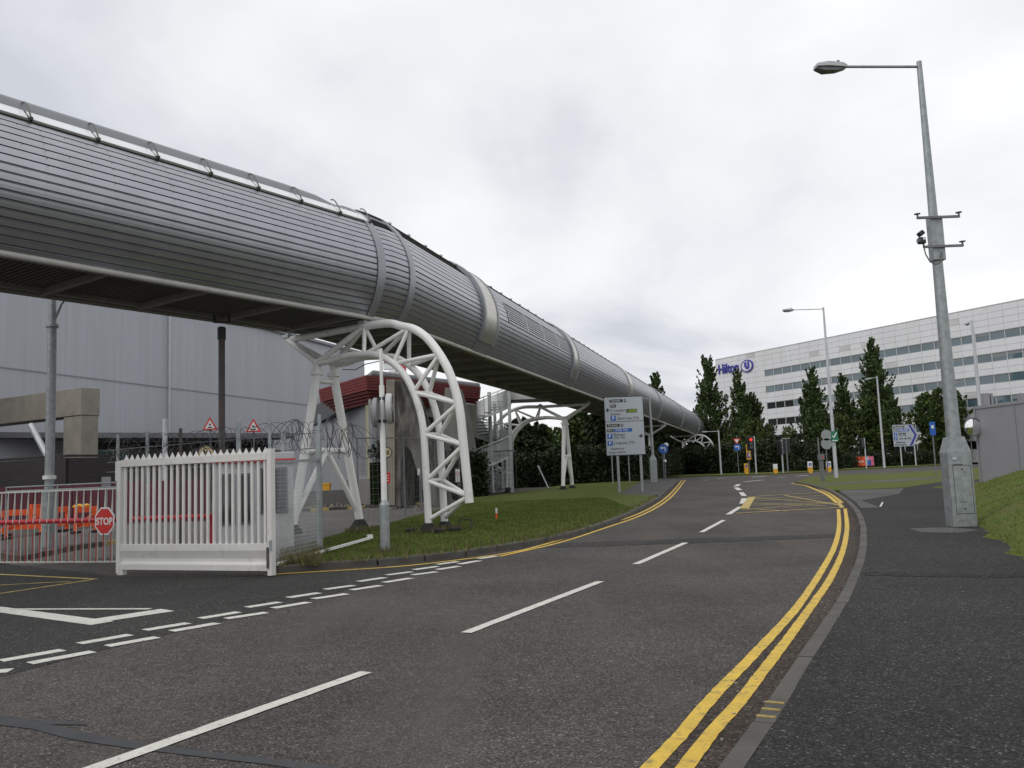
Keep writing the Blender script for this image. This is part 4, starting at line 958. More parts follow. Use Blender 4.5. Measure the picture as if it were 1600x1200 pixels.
gbox('top_rail', .07, gl - .1, -.05, .05, 2.0, 2.13); gbox('mid_rail', .07, gl - .1, -.05, .05, .44, .56)
gbox('skirt_panel', .07, gl - .1, -.04, -.02, .1, .44); gbox('foot', .0, .14, -.05, .05, 0, .1, bevel=0)
mb = MB(); prof = [(.05, .44), (.0, .30), (.0, .25), (.055, .2), (.055, .10), (-.02, .10), (-.02, .44)]
mb.prism([GQ(.07, d_, z_) for d_, z_ in prof], gd * (gl - .17)); mb.obj('folded_lower_panel', G_, gate)
nbars = 24; pitch = (gl - .17) / nbars
for k in range(nbars):
    u = .07 + pitch * (k + .5)
    gbox('bar', u - .021, u + .021, -.018, .018, .555, 2.005, bevel=0)
    # spikes
    a = GQ(u - .055, -.02, 2.13); b = GQ(u + .055, -.02, 2.13); c = GQ(u, -.02, 2.225)
    MB().prism([a, b, c], gn * .012).obj('spike', G_, gate)
gbox('lock_box', gl - .03, gl + .02, .07, .09, .45, .62, M['galv'], .0); gbox('hinge', -.06, -.02, -.04, .06, 1.75, 2.1, M['gate'], .0)
gbox('hinge', gl - .09, gl - .05, .07, .085, .15, .5, M['rustpole'], 0)
# white barrier arm lying on the grass by the gate
a = gr(432, 886, .1); b = gr(578, 849, .12)
arm = thing('barrier_arm', 'long thin white barrier arm lying low across the grass from the gate', 'pole', tuple(a))
MB().beam(a + Vector((0, 0, .05)), b + Vector((0, 0, .12)), .05, .05).obj('pole', M['white'], arm); MB().box(b + Vector((0, 0, .15)), (.12, .1, .09), rz=.5).obj('end_cap', M['white'], arm)

# booth
BRr = gr(460, 872); BRr.z = .03; BL = atY(334, 800, 17.65); BL.z = .03
bd = (BRr - BL); bl = bd.length; bd.normalize(); bn = Vector((bd.y, -bd.x, 0))
if bn.y > 0: bn = -bn
booth = thing('gatehouse_booth', 'small pale grey security booth with windows behind the white gate', 'booth', tuple(BL))
def BQ(u, d, z): return BL + bd * u + bn * d + Vector((0, 0, z))
def bbox(name, u0, u1, d0, d1, z0, z1, m, parent=None, bevel=.006):
    return MB().box(BQ((u0 + u1) / 2, (d0 + d1) / 2, (z0 + z1) / 2), (u1 - u0, abs(d1 - d0), z1 - z0), ax=(bd, bn, Vector((0, 0, 1)))).obj(name, m, parent or booth, bevel=bevel)
bbox('wall', 0, bl, -1.4, 0, 0, 2.02, M['booth']); bbox('roof', -.06, bl + .03, -1.45, .06, 2.04, 2.22, M['booth'], bevel=.02); bbox('red_trim', -.06, bl + .045, .06, .075, 2.02, 2.08, M['red'])
for u0, u1, z0_, z1_ in ((.12, .42, .75, 1.8), (.50, .78, .75, 1.8), (bl - .68, bl - .13, .95, 1.9)):
    f_ = bbox('window', u0, u1, 0, .03, z0_, z1_, M['winframe']); um = (u0 + u1) / 2
    bbox('pane', u0 + .04, um - .015, .03, .034, z0_ + .05, z1_ - .05, M['glass_dark'], f_, 0); bbox('pane', um + .015, u1 - .04, .03, .034, z0_ + .05, z1_ - .05, M['glass_dark'], f_, 0)
bbox('door_frame', .86, .9, 0, .02, .05, 1.95, M['winframe'])
# fence with post right of booth
fp = gr(500, 866, .1); fp.z = zg(fp.y) + .1
fg = thing('mesh_fence', 'grey steel fence bay with fine mesh in front of the booth', 'fence', tuple(fp))
fl = gr(432, 885, .1)
MB().beam(fp, fp + Vector((0, 0, 2.62)), .085, .085).obj('post', M['galv'], fg)
MB().beam(fp + Vector((0, 0, 1.92)), Vector((fl.x, fl.y, fp.z + 1.86)), .05, .05).obj('rail', M['galv'], fg)
wm = MB(); q = Vector((fl.x, fl.y, fp.z)) - fp; n_ = int(q.length / .05)
for k in range(n_): p = fp + q * (k / n_); wm.beam(p + Vector((0, 0, .05)), p + Vector((0, 0, 1.9)), .004, .004)
for k in range(24): wm.beam(fp + Vector((0, 0, .08 + k * .075)), fp + q + Vector((0, 0, .08 + k * .075)), .004, .004)
wm.obj('wire_mesh', M['galv_light'], fg, kind='stuff')
# back fence behind gate with razor coils
b0 = Vector((fp.x, fp.y + .2, 0)); b1 = Vector((-10.6, 22.2, 0)); bdv = (b1 - b0).normalized(); bln = (b1 - b0).length
bf = thing('security_fence', 'security fence topped with coiled razor wire behind the white gate', 'fence', tuple(b0))
for px_ in (184, 230, 282, 373, 422, 443, 500):
    lo, hi = 0, bln
    for _ in range(40):
        m_ = (lo + hi) / 2
        if proj(b0 + bdv * m_ + Vector((0, 0, 2)))[0] > px_: lo = m_
        else: hi = m_
    p = b0 + bdv * lo; MB().beam(p, p + Vector((0, 0, 3.0 if px_ != 443 else 2.75)), .09 if px_ in (373, 443) else .06, .07).obj('post', M['galv'] if px_ != 282 else M['rustpole'], bf)
for z_ in (2.05, 2.3, 2.62): MB().beam(b0 + Vector((0, 0, z_)), b1 + Vector((0, 0, z_)), .02, .02).obj('rail', M['galv_dark'], bf)
def coil(a, b, r, turns, name_parent, rj=.25, r_=.0065):
    a = Vector(a); b = Vector(b); T = (b - a).normalized(); U_ = Vector((0, 0, 1)); Vv = T.cross(U_)
    pts = []; n_ = turns * 14; ph0 = rnd.uniform(0, 6)
    for i in range(n_ + 1):
        f_ = i / n_; th = ph0 + 2 * math.pi * turns * f_; rad_ = r * (1 + rj * math.sin(f_ * 23 + ph0) * .5 + rj * .3 * math.sin(th * .37))
        pts.append(a.lerp(b, f_) + (U_ * math.sin(th) + Vv * math.cos(th)) * rad_ + T * (r * .5 * math.sin(th * 1.13)))
    return pts
rz_ = MB()
for z_, r, tn in ((2.68, .22, 26), (2.52, .16, 16)):
    rz_.tube(coil(b0 + Vector((0, 0, z_)), b1 + Vector((0, 0, z_)), r, tn, bf), .0065, 4, cap=False)
rz_.sm = False; rz_.obj('razor_wire', M['razor'], bf, kind='stuff')
for cpx, cpy, r, n_ in ((462, 684, .40, 4), (516, 682, .40, 4), (536, 690, .30, 3), (553, 690, .40, 4)):
    c = atY(cpx, cpy, 19.6); mb = MB()
    mb.tube(coil(c + Vector((-.22, .1, 0)), c + Vector((.22, -.1, 0)), r, n_, bf, .15), .007, 4, cap=False); mb.sm = False
    mb.obj('razor_coil', M['razor'], bf)
# signs on the fence
def tri(c, r, flip=1):
    return [Vector((c.x + r * math.sin(a), c.y, c.z + flip * r * math.cos(a))) for a in (0, 2 * math.pi / 3, 4 * math.pi / 3)]
def warn_tri(px_, py_, Y, r, label, pole=True):
    c = atY(px_, py_, Y); root = thing('warning_sign', label, 'road sign', (c.x, c.y, 0), 0, 'small triangular warning signs above the gate')
    MB().prism(tri(c, r), (0, .02, 0)).obj('red_border', M['red_sign'], root); MB().prism(tri(c + Vector((0, -.004, 0)), r * .68), (0, .003, 0)).obj('white_face', M['paint_white'], root)
    MB().prism(tri(c + Vector((0, -.008, r * .12)), r * .18, -1), (0, .003, 0)).obj('symbol', M['sign_black'], root); MB().box(c + Vector((0, -.006, -r * .2)), (r * .5, .003, r * .12)).obj('symbol', M['sign_black'], root)
    if pole: MB().tube([Vector((c.x, c.y + .05, .03)), Vector((c.x, c.y + .05, c.z + r * .4))], .025, 8).obj('pole', M['galv_dark'], root)
warn_tri(328, 665, 26, .27, 'triangular red and white warning sign, left of the brown pole')
warn_tri(396, 668, 28, .30, 'triangular warning sign with red back edge, right of the brown pole')
def roundel(px_, py_, Y, r, txt, label, pole=None, group=None):
    c = atY(px_, py_, Y); root = thing('speed_sign', label, 'road sign', (c.x, c.y, 0), 0, group)
    MB().disc(c, (0, 1, 0), r, .02).obj('red_ring', M['red_sign'] if pole else M['rustpole'], root); MB().disc(c + Vector((0, -.004, 0)), (0, 1, 0), r * .8, .003).obj('cream_face', M['roundel'], root)
    put_text(txt, r * 1.05, c + Vector((0, -.006, -r * .36)), (1, 0, 0), (0, 0, 1), (0, -1, 0), M['sign_black'], root, 'number', .001, .01, 'CENTER')
    MB().tube([Vector((c.x, c.y + .06, .03)), Vector((c.x, c.y + .06, c.z))], .03, 8).obj('pole', M['galv_dark'], root)
roundel(322, 709, 22.5, .24, '20', 'round cream sign reading 20, half hidden by the gate spikes', group='round 20 signs')
roundel(604, 707, 34, .22, '20', 'round cream sign reading 20, behind the white lamp post', group='round 20 signs')
c = atY(604, 747, 33); rs_ = thing('notice_board', 'small red notice behind the white lamp post', 'sign', (c.x, c.y, .2))
MB().box(c, (.28, .03, .42)).obj('red_plate', M['red_sign'], rs_); MB().tube([Vector((c.x, c.y + .04, .2)), c], .02, 6).obj('pole', M['galv_dark'], rs_)
for k in range(3): MB().box(c + Vector((0, -.02, .1 - .1 * k)), (.18, .006, .03)).obj('text_line', M['paint_white'], rs_)
c = atY(655, 737, 36); rs_ = thing('notice_board', 'small white notice on the mesh fence under the arch', 'sign', (c.x, c.y, .2)); MB().box(c, (.16, .02, .28)).obj('white_plate', M['paint_white'], rs_); MB().tube([Vector((c.x, c.y + .03, .2)), c], .015, 6).obj('pole', M['galv_dark'], rs_)
c = atY(715, 743, 40); rs_ = thing('notice_board', 'white notice with a red prohibition ring behind the arch outer tube', 'sign', (c.x, c.y, .2)); MB().box(c, (.2, .02, .6)).obj('white_plate', M['paint_white'], rs_); MB().disc(c + Vector((0, -.02, .1)), (0, 1, 0), .085, .005).obj('red_ring', M['red_sign'], rs_); MB().disc(c + Vector((0, -.024, .1)), (0, 1, 0), .06, .004).obj('ring_centre', M['paint_white'], rs_); MB().tube([Vector((c.x, c.y + .03, .2)), c], .02, 6).obj('pole', M['galv_dark'], rs_)

# ---------------------------------------------------------------- barrier with skirt
def barrier(pa, pb, label, stop_at=None, skirt=True):
    a = Vector((pa[0], pa[1], 0)); b = Vector((pb[0], pb[1], 0)); T = (b - a).normalized(); ln = (b - a).length; nv = Vector((T.y, -T.x, 0))
    if nv.y > 0: nv = -nv
    root = thing('lifting_barrier', label, 'barrier', tuple(a))
    MB().tube([a + Vector((0, 0, .95)), b + Vector((0, 0, .95))], .05, 12).obj('boom', M['red'], root)
    if skirt:
        MB().beam(a + Vector((0, 0, 1.62)), b + Vector((0, 0, 1.62)), .03, .035).obj('top_rail', M['rod_white'], root)
        MB().beam(a + Vector((0, 0, .06)), b + Vector((0, 0, .06)), .03, .035).obj('bottom_rail', M['rod_white'], root)
        n_ = int(ln / .19)
        for k in range(n_ + 1):
            p = a + T * (ln * k / n_); MB().tube([p + Vector((0, 0, .07)), p + Vector((0, 0, 1.61))], .010, 6).obj('rod', M['rod_white'], root)
            p = p + T * .07 + nv * .12; MB().tube([p + Vector((0, 0, .92)), p + T * -.05 - nv * .1 + Vector((0, 0, 1.61))], .009, 6).obj('rod', M['rod_white'], root)
            MB().tube([p + Vector((0, 0, .07)), p + Vector((0, 0, .7))], .011, 6).obj('rod', M['rod_red'], root)
    if stop_at is not None:
        c = a + T * (ln * stop_at) + nv * .1 + Vector((0, 0, .93)); X = T if T.x > 0 else -T; r = .27
        def octa(r_, off): return [c + nv * off + (X * math.cos(rad(22.5 + 45 * k)) * r_ * 1.02 + Vector((0, 0, 1)) * math.sin(rad(22.5 + 45 * k)) * r_ * 1.18) for k in range(8)]
        sg = MB().prism(octa(r, .0), nv * .015).obj('stop_sign', M['paint_white'], root); MB().prism(octa(r * .88, .017), nv * .003).obj('red_face', M['red_sign'], sg)
        put_text('STOP', .21, c + nv * .022 + Vector((0, 0, -.075)), X, (0, 0, 1), nv, M['paint_white'], sg, 'lettering', .001, .006, 'CENTER', sx=.85)
    return root
barrier(gr(-110, 880).to_2d() * 1.0, (-8.55, 18.5), 'red lifting barrier with hanging rod skirt and round-cornered STOP sign, left of the gate', stop_at=.945)
barrier((-8.3, 18.6), (-6.55, 18.3), 'short red barrier boom behind the bars of the white gate', skirt=False)
p = Vector((-6.45, 18.6, 0)); bp_ = thing('barrier_post', 'red and white barrier post behind the gate beside the booth', 'post', tuple(p)); MB().box(p + Vector((0, 0, .5)), (.3, .3, 1.0)).obj('cabinet', M['red'], bp_, bevel=.02); MB().box(p + Vector((0, 0, 1.15)), (.22, .22, .3)).obj('head', M['paint_white'], bp_, bevel=.02); MB().tube([p + Vector((0, 0, 1.3)), p + Vector((0, 0, 2.0))], .03, 8).obj('mast', M['galv_light'], bp_); MB().lathe(p + Vector((0, 0, 2.0)), [(.05, 0), (.06, .06), (.03, .12)], 10).obj('beacon', M['yellow'], bp_)
# gates rails: galvanised handrail above skirt
a = atY(10, 756, 22); b = atY(183, 752, 19); hr = thing('guard_rail', 'thin galvanised double rail just above the barrier skirt', 'rail', (a.x, a.y, 0))
for dz in (0, -.1): MB().tube([Vector((a.x, a.y, 1.75 + dz)), Vector((b.x, b.y, 1.75 + dz))], .018, 8).obj('rail', M['galv'], hr)
for f_ in (0, .5, 1): q = a.lerp(b, f_); MB().tube([Vector((q.x, q.y, .03)), Vector((q.x, q.y, 1.75))], .02, 8).obj('post', M['galv'], hr)
c = atY(166, 754, 19.5); sp_ = thing('solar_panel', 'small tilted grey panel on the rail beside the gate post', 'panel', (c.x, c.y, 0)); MB().box(c, (.2, .03, .26), rz=.0).obj('plate', M['hoard'], sp_); MB().tube([Vector((c.x, c.y + .03, .03)), Vector((c.x, c.y + .03, c.z))], .02, 8).obj('post', M['galv'], sp_)
# orange barriers
def obarrier(px0, px1, ytop, ybot, label, m, diag=False):
    Y = gr((px0 + px1) / 2, ybot).y; a = atY(px0, ybot, Y); b = atY(px1, ybot, Y + .4); zt_ = atY(px0, ytop, Y).z; z0_ = zg(Y) + .02
    root = thing('plastic_barrier', label, 'barrier', (a.x, a.y, z0_), 0, 'orange plastic site barriers'); a.z = b.z = 0
    for z_, h in ((zt_ - .1, .2), (z0_ + (zt_ - z0_) * .32, .16)): MB().beam(a + Vector((0, 0, z_)), b + Vector((0, 0, z_)), .05, h).obj('board', m, root)
    for p in (a, b):
        MB().box(p + Vector((0, 0, (z0_ + zt_) / 2)), (.1, .06, zt_ - z0_)).obj('upright', m, root); MB().box(p + Vector((0, 0, z0_ + .04)), (.12, .6, .08)).obj('foot', M['black'], root)
    if diag: MB().beam(a + Vector((0, 0, z0_ + .2)), b + Vector((0, 0, zt_ - .2)), .05, .09).obj('brace', m, root)
obarrier(-30, 9, 800, 846, 'bright orange barrier at the left edge of the picture', M['orange'])
obarrier(8, 64, 797, 838, 'orange barrier with a diagonal brace, left of the grey lamp post', M['orange'], True)
obarrier(88, 104, 792, 832, 'narrow orange barrier just right of the grey lamp post', M['orange'])
obarrier(118, 149, 792, 834, 'orange barrier below the yellow sandbags, near the stop sign', M['orange'], True)
obarrier(48, 66, 788, 826, 'smaller orange barrier behind the lamp post base', M['orange'])
c = gr(127, 832); Yb = c.y; c = atY(127, 793, Yb); o_ = thing('sandbags', 'yellow sandbags piled on an orange barrier', 'sandbags', tuple(c))
for k in range(4): MB().lathe(c + Vector((-.2 + .13 * k, 0, -.02 + .03 * (k % 2))), [(.03, 0), (.1, .03), (.1, .08), (.03, .12)], 10).obj('bag', M['yellow'], o_)

# ---------------------------------------------------------------- poles on the left
p = gr(75, 862)
lp = thing('lamp_post', 'tall grey lamp post rising behind the bridge on the far left', 'lamp post', tuple(p), 0, 'lamp posts')
MB().tube([p, p + Vector((0, 0, 1.55))], .16, 16).obj('base', M['galv'], lp); MB().tube([p + Vector((0, 0, 1.85)), p + Vector((0, 0, 1.95))], .16, 16).obj('collar', M['paint_white'], lp)
MB().tube([p + Vector((0, 0, 1.5)), p + Vector((0, 0, 5.9))], .115, 16).obj('pole', M['galv'], lp); MB().tube([p + Vector((0, 0, 5.88)), p + Vector((0, 0, 7.9))], [.1, .075], 14).obj('upper_pole', M['galv'], lp); MB().tube([p + Vector((0, 0, 5.85)), p + Vector((0, 0, 5.92))], .16, 16).obj('flange', M['galv'], lp)
MB().tube([p + Vector((.08, 0, 6.1)), p + Vector((.22, 0, 6.45)), p + Vector((.5, -.05, 6.8)), p + Vector((.9, -.1, 7.1))], .035, 8).obj('bracket_arm', M['galv'], lp)
p = gr(347, 850); q = TL(0, 0, 0)
bt = thing('drain_pole', 'dark brown slender column rising to a bracket under the near part of the bridge', 'pole', tuple(p))
MB().tube([p, p + Vector((0, 0, 5.75))], .085, 14).obj('column', M['rustpole'], bt); MB().tube([p + Vector((0, 0, 5.4)), p + Vector((0, 0, 5.72))], .11, 14).obj('collar', M['black'], bt)
MB().beam(p + Vector((-.2, 0, 5.88)), p + Vector((.2, 0, 5.88)), .08, .04).obj('bracket', M['black'], bt)
for sx_ in (-.2, .2): MB().box(p + Vector((sx_, 0, 5.98)), (.04, .08, .2)).obj('bracket', M['black'], bt)
p = gr(257, 812); wp = thing('white_post', 'slim white post with a thicker foot behind the razor wire', 'post', tuple(p)); MB().tube([p, p + Vector((0, 0, 4.35))], .11, 12).obj('shaft', M['galv_light'], wp)
p = gr(602, 864, .12)
dp = thing('antenna_post', 'white post on the lawn carrying two large drum shaped dishes', 'post', tuple(p))
MB().tube([p, p + Vector((0, 0, .95))], .10, 16).obj('base', M['galv'], dp); MB().tube([p + Vector((0, 0, .95)), p + Vector((0, 0, 1.05))], [.10, .055], 16).obj('shoulder', M['galv'], dp)
MB().tube([p + Vector((0, 0, 1.0)), p + Vector((0, 0, 3.35))], [.06, .052], 12).obj('pole', M['white'], dp); MB().tube([p + Vector((0, 0, 3.3)), p + Vector((0, 0, 4.1))], .035, 10).obj('upper_pole', M['white'], dp)
for z_ in (2.62, 3.08): MB().box(p + Vector((0, 0, z_)), (.16, .1, .06)).obj('clamp', M['black'], dp)
def drum(c, r, d, ax, m, name):
    ax = Vector(ax).normalized(); mb = MB(); mb.tube([c, c + ax * .02, c + ax * (d - .03), c + ax * d], [r * .96, r, r, r * .9], 26); return mb.obj(name, m, dp)
cc = p + Vector((.09, 0, 2.87)); drum(cc, .31, .13, (1, .07, .02), M['booth'], 'dish'); drum(cc + Vector((.128, .009, 0)), .30, .02, (1, .07, .02), M['conc_grey'], 'dish_face')
cc = p + Vector((-.09, 0, 2.8)); drum(cc, .30, .1, (-1, -.05, 0), M['hoard'], 'dish'); drum(cc + Vector((-.095, -.0, 0)), .29, .05, (-1, -.1, -.15), M['conc_grey'], 'dish_face')
p = gr(776, 812, .12); mk = thing('marker_post', 'tiny white and orange marker post on the lawn', 'marker post', tuple(p)); MB().tube([p, p + Vector((0, 0, .2))], .03, 8).obj('stem', M['orange'], mk); MB().tube([p + Vector((0, 0, .2)), p + Vector((0, 0, .36))], .03, 8).obj('cap', M['paint_white'], mk)

# ================================================================== LARGE SIGN
p0 = gr(965, 774); p1 = gr(1001, 773.5)
Ys = 45.0
TLc = atY(944.5, 621, Ys); TRc = atY(1004, 619.5, Ys); BLc = atY(949, 711, Ys); BRc = atY(1008, 709, Ys)
sw = (TRc - TLc).length * 1.0; sh = (TLc.z - BLc.z); so_ = Vector((BLc.x - .02, Ys, BLc.z - .02))
sign = thing('direction_sign', 'large grey board of black and blue directions on two posts beside the bend', 'road sign', (so_.x + sw / 2, Ys, zg(Ys) + .1))
sX = Vector((1, 0, 0)); sN = Vector((0, -1, 0)); sZ = Vector((0, 0, 1))
MB().box(so_ + Vector((sw / 2, .03, sh / 2)), (sw + .06, .04, sh + .06)).obj('border', M['sign_black'], sign)
MB().box(so_ + Vector((sw / 2, .005, sh / 2)), (sw, .02, sh)).obj('board', M['sign_white'], sign)
def srect(u0, v0, u1, v1, m, name='print_panel', d=.0): return MB().box(so_ + Vector(((u0 + u1) / 2 * sw, -.008 - d, (v0 + v1) / 2 * sh)), ((u1 - u0) * sw, .004, (v1 - v0) * sh)).obj(name, m, sign)
def stext(s_, u, v, size, m, bold=.0, sx=1.0): return put_text(s_, size, so_ + Vector((u * sw, -.014, v * sh)), sX, sZ, sN, m, sign, 'lettering', .001, bold, sx=sx)
srect(0, .575, 1, .583, M['sign_black'], 'divider')
S_ = sh * .058
srect(.13, .912, .48, .965, M['sign_black']); stext('Terminal', .155, .926, S_ * .82, M['paint_white']); srect(.51, .912, .575, .965, M['sign_black']); stext('4', .525, .924, S_, M['paint_white'])
srect(.14, .825, .30, .878, M['sign_black']); stext('Exit', .16, .84, S_ * .82, M['paint_white'])
stext('C. London', .14, .752, S_ * 1.05, M['sign_black']); stext('Staines', .14, .69, S_ * 1.05, M['sign_black']); srect(.56, .725, .84, .79, M['signgreen']); stext('(A30)', .62, .74, S_, M['printyellow'])
srect(.14, .595, .28, .675, M['blue']); stext('P', .18, .613, S_ * 1.35, M['paint_white'], .004); stext('Short stay (T4)', .32, .612, S_ * 1.05, M['sign_black'])
srect(.03, .488, .37, .54, M['sign_black']); stext('Terminal', .055, .502, S_ * .82, M['paint_white']); srect(.40, .488, .465, .54, M['sign_black']); stext('5', .415, .5, S_, M['paint_white'])
srect(.03, .40, .20, .452, M['sign_black']); stext('Exit', .05, .415, S_ * .82, M['paint_white']); srect(.215, .397, .69, .456, M['blue']); stext('(M25, M4)', .25, .413, S_ * .88, M['paint_white'])
srect(.03, .285, .17, .368, M['blue']); stext('P', .07, .303, S_ * 1.35, M['paint_white'], .004); stext('Business', .20, .335, S_, M['sign_black']); stext('(T4, T5)', .20, .28, S_, M['sign_black'])
srect(.03, .165, .17, .248, M['blue']); stext('P', .07, .183, S_ * 1.35, M['paint_white'], .004); stext('Long stay (T5)', .20, .19, S_ * 1.05, M['sign_black'])
stext('Heathrow', .10, .092, S_, M['sign_black']); stext('cargo centre', .04, .032, S_, M['sign_black'])
def sarrow(u, v, up):
    c = so_ + Vector((u * sw, -.012, v * sh)); k = .17
    A = [(-.16, -.28), (.16, -.28), (.16, .3), (.55, .1), (.55, .45), (0, 1), (-.55, .45), (-.55, .1), (-.16, .3)]
    if not up: A = [(y_, -x_) for x_, y_ in A]
    MB().prism([c + Vector((a_ * k, 0, b_ * k)) for a_, b_ in A], (0, .004, 0)).obj('arrow', M['sign_black'], sign)
sarrow(.07, .76, True); sarrow(.88, .315, False)
for u in (.28, .88): MB().beam(so_ + Vector((u * sw, .1, -(so_.z - zg(Ys) - .1))), so_ + Vector((u * sw, .1, sh * .95)), .13, .13).obj('post', M['galv'], sign)
for px_, yb_, yt_, nm in ((958, 757, 640, 'thin grey post left behind the directions board'), (984, 753, 640, 'thin grey post behind the middle of the directions board')):
    q = gr(px_, yb_, .1); o_ = MB().tube([q, q + Vector((0, 0, 4.0))], .045, 8); single(o_, 'thin_post', M['galv'], nm, 'post', 'thin posts behind the directions board')

# ================================================================== LAMP POSTS, RIGHT
def street_light(p, h, head_dir, label, base_box=None, r0=.11, r1=.055, arm=2.2, m='galv', group='lamp posts', armrise=0.0, head=.75, lean=0):
    p = Vector(p); hd = Vector((*head_dir, 0)).normalized(); root = thing('lamp_post', label, 'lamp post', tuple(p), 0, group); top = p + Vector((0, 0, h)); Z = Vector((0, 0, 1))
    zb_ = 0
    if base_box:
        w_, bh, sh_ = base_box; zb_ = bh
        MB().box(p + Vector((0, 0, bh / 2)), (w_, w_ * .7, bh)).obj('base_cabinet', M['galv'], root, bevel=.015)
        mb = MB(); a = w_ / 2; b = r0 * 1.02; q0 = [p + Vector((sx_ * a, sy_ * a * .7, bh)) for sx_, sy_ in ((-1, -1), (1, -1), (1, 1), (-1, 1))]
        q1 = [p + Vector((sx_ * b, sy_ * b, bh + sh_)) for sx_, sy_ in ((-1, -1), (1, -1), (1, 1), (-1, 1))]
        mb.add(q0 + q1, [(0, 1, 5, 4), (1, 2, 6, 5), (2, 3, 7, 6), (3, 0, 4, 7), (4, 5, 6, 7)]).obj('shoulder', M['galv'], root); zb_ = bh + sh_
    MB().tube([p + Z * max(0, zb_ - .02), top], [r0, r1], 16).obj('pole', M[m], root)
    MB().tube([top - Z * .12, top - Z * .12 + hd * arm + Z * armrise], .03 if r1 > .05 else .028, 10).obj('arm', M[m], root)
    q = top - Z * .12 + hd * arm + Z * armrise; sd_ = Vector((-hd.y, hd.x, 0)); k = head
    def ring(u, w_, z0_, z1_): return [q + hd * (u * k) + sd_ * (w_ * k) + Z * (z1_ * k), q + hd * (u * k) - sd_ * (w_ * k) + Z * (z1_ * k), q + hd * (u * k) - sd_ * (w_ * 1.1 * k) + Z * (z0_ * k), q + hd * (u * k) + sd_ * (w_ * 1.1 * k) + Z * (z0_ * k)]
    def loft(name, rings, mm):
        mb = MB(); vs_ = [v for r_ in rings for v in r_]; fs = [(i * 4 + j, i * 4 + (j + 1) % 4, (i + 1) * 4 + (j + 1) % 4, (i + 1) * 4 + j) for i in range(len(rings) - 1) for j in range(4)]
        fs += [(3, 2, 1, 0), tuple((len(rings) - 1) * 4 + j for j in range(4))]; return mb.add(vs_, fs).obj(name, mm, root, bevel=.012)
    hdh = loft('lamp_head', [ring(-.06, .08, -.04, .05), ring(.1, .13, -.05, .10), ring(.6, .19, -.05, .11), ring(.95, .16, -.05, .06)], M['booth'])
    loft('lamp_bowl', [ring(0, .07, -.09, -.05), ring(.3, .12, -.17, -.05), ring(.7, .15, -.19, -.05), ring(.98, .1, -.09, -.05)], M['lamp_glass'])
    MB().tube([q + hd * (.2 * k) + Z * (.1 * k), q + hd * (.2 * k) + Z * (.2 * k)], .035, 8).obj('photocell', M['lamp_glass'], root)
    return root
pb_ = gr(1503, 823, .12); pb_.z = .12 + zg(pb_.y)
big = street_light(pb_, 10.22, (-1, -.08), 'tall galvanised lamp post with a cabinet base on the right pavement', (.50, 1.55, .33), .145, .055, 1.72, head=.70)
pz = pb_
MB().box(pz + Vector((.02, -.16, .78)), (.36, .02, 1.0)).obj('access_door', M['galv'], big, bevel=.004)
bx = MB()
for u0, u1, z0_, z1_ in ((-.17, .21, 1.272, 1.285), (-.17, .21, .272, .285), (-.172, -.16, .272, 1.285), (.20, .212, .272, 1.285)): bx.box(pz + Vector(((u0 + u1) / 2, -.172, (z0_ + z1_) / 2)), (u1 - u0, .006, z1_ - z0_))
bx.obj('door_gap', M['black'], big)
for dx_, dz_ in ((.02, .38), (.02, 1.2)): MB().disc(pz + Vector((dx_, -.176, dz_)), (0, 1, 0), .02, .01, 12).obj('door_lock', M['black'], big)
MB().box(pz + Vector((-.12, -.17, 1.42)), (.08, .05, .05)).obj('padlock', M['galv_light'], big, bevel=.01); MB().box(pz + Vector((0, -.163, 1.5)), (.44, .008, .012)).obj('upper_seam', M['black'], big)
MB().box(pz + Vector((0, -.172, .52)), (.16, .006, .012)).obj('door_mark', M['black'], big); MB().box(pz + Vector((-.06, -.172, 1.3)), (.2, .006, .02)).obj('door_mark', M['rustpole'], big)
# brackets and camera on the pole
def zat(py_, px_): return atY(px_, py_, pz.y).z - pz.z
z1_ = zat(343, 1458); z2_ = zat(388, 1464)
MB().box(pz + Vector((0, -.02, (z1_ + z2_) / 2 - .12)), (.26, .24, z1_ - z2_ + .34)).obj('pole_sleeve', M['galv'], big, bevel=.02)
for z_, l0, l1 in ((z1_, -.44, .48), (z2_, -.36, .5)):
    MB().beam(pz + Vector((l0, -.17, z_)), pz + Vector((l1, -.17, z_)), .05, .05).obj('crossarm', M['galv_dark'], big)
    for l_ in (l0, l1):
        MB().tube([pz + Vector((l_ * .97, -.17, z_)), pz + Vector((l_ * .97, -.17, z_ + .08))], .02, 8).obj('arm_pin', M['galv_dark'], big); 
        if not (z_ == z2_ and l_ == l0): MB().tube([pz + Vector((l_ * .97, -.17, z_ + .08)), pz + Vector((l_ * .97, -.17, z_ + .095))], .065, 14).obj('arm_disc', M['galv_dark'], big)
cc = pz + Vector((-.40, -.2, z2_ + .08))
cmr = thing('security_camera', 'black camera on the left end of the lower pole bracket', 'camera', tuple(cc))
MB().box(cc + Vector((0, 0, .05)), (.15, .12, .14)).obj('body', M['black'], cmr, bevel=.02); MB().box(cc + Vector((-.02, -.03, .2)), (.12, .14, .1), ax=(Vector((.8, 0, .6)), Vector((0, 1, 0)), Vector((-.6, 0, .8)))).obj('shade', M['black'], cmr, bevel=.02)
MB().tube([cc + Vector((-.1, -.02, .04)), cc + Vector((-.05, -.02, .04))], .05, 10).obj('lens', M['lamp_glass'], cmr); MB().box(cc + Vector((.03, -.065, .08)), (.05, .01, .05)).obj('label_plate', M['paint_white'], cmr)
cb_ = [cc + Vector((.03, 0, -.05)), cc + Vector((.06, 0, -.25)), cc + Vector((.14, 0, -.42)), cc + Vector((.26, 0, -.48)), cc + Vector((.38, 0, -.42)), cc + Vector((.44, .05, -.2))]
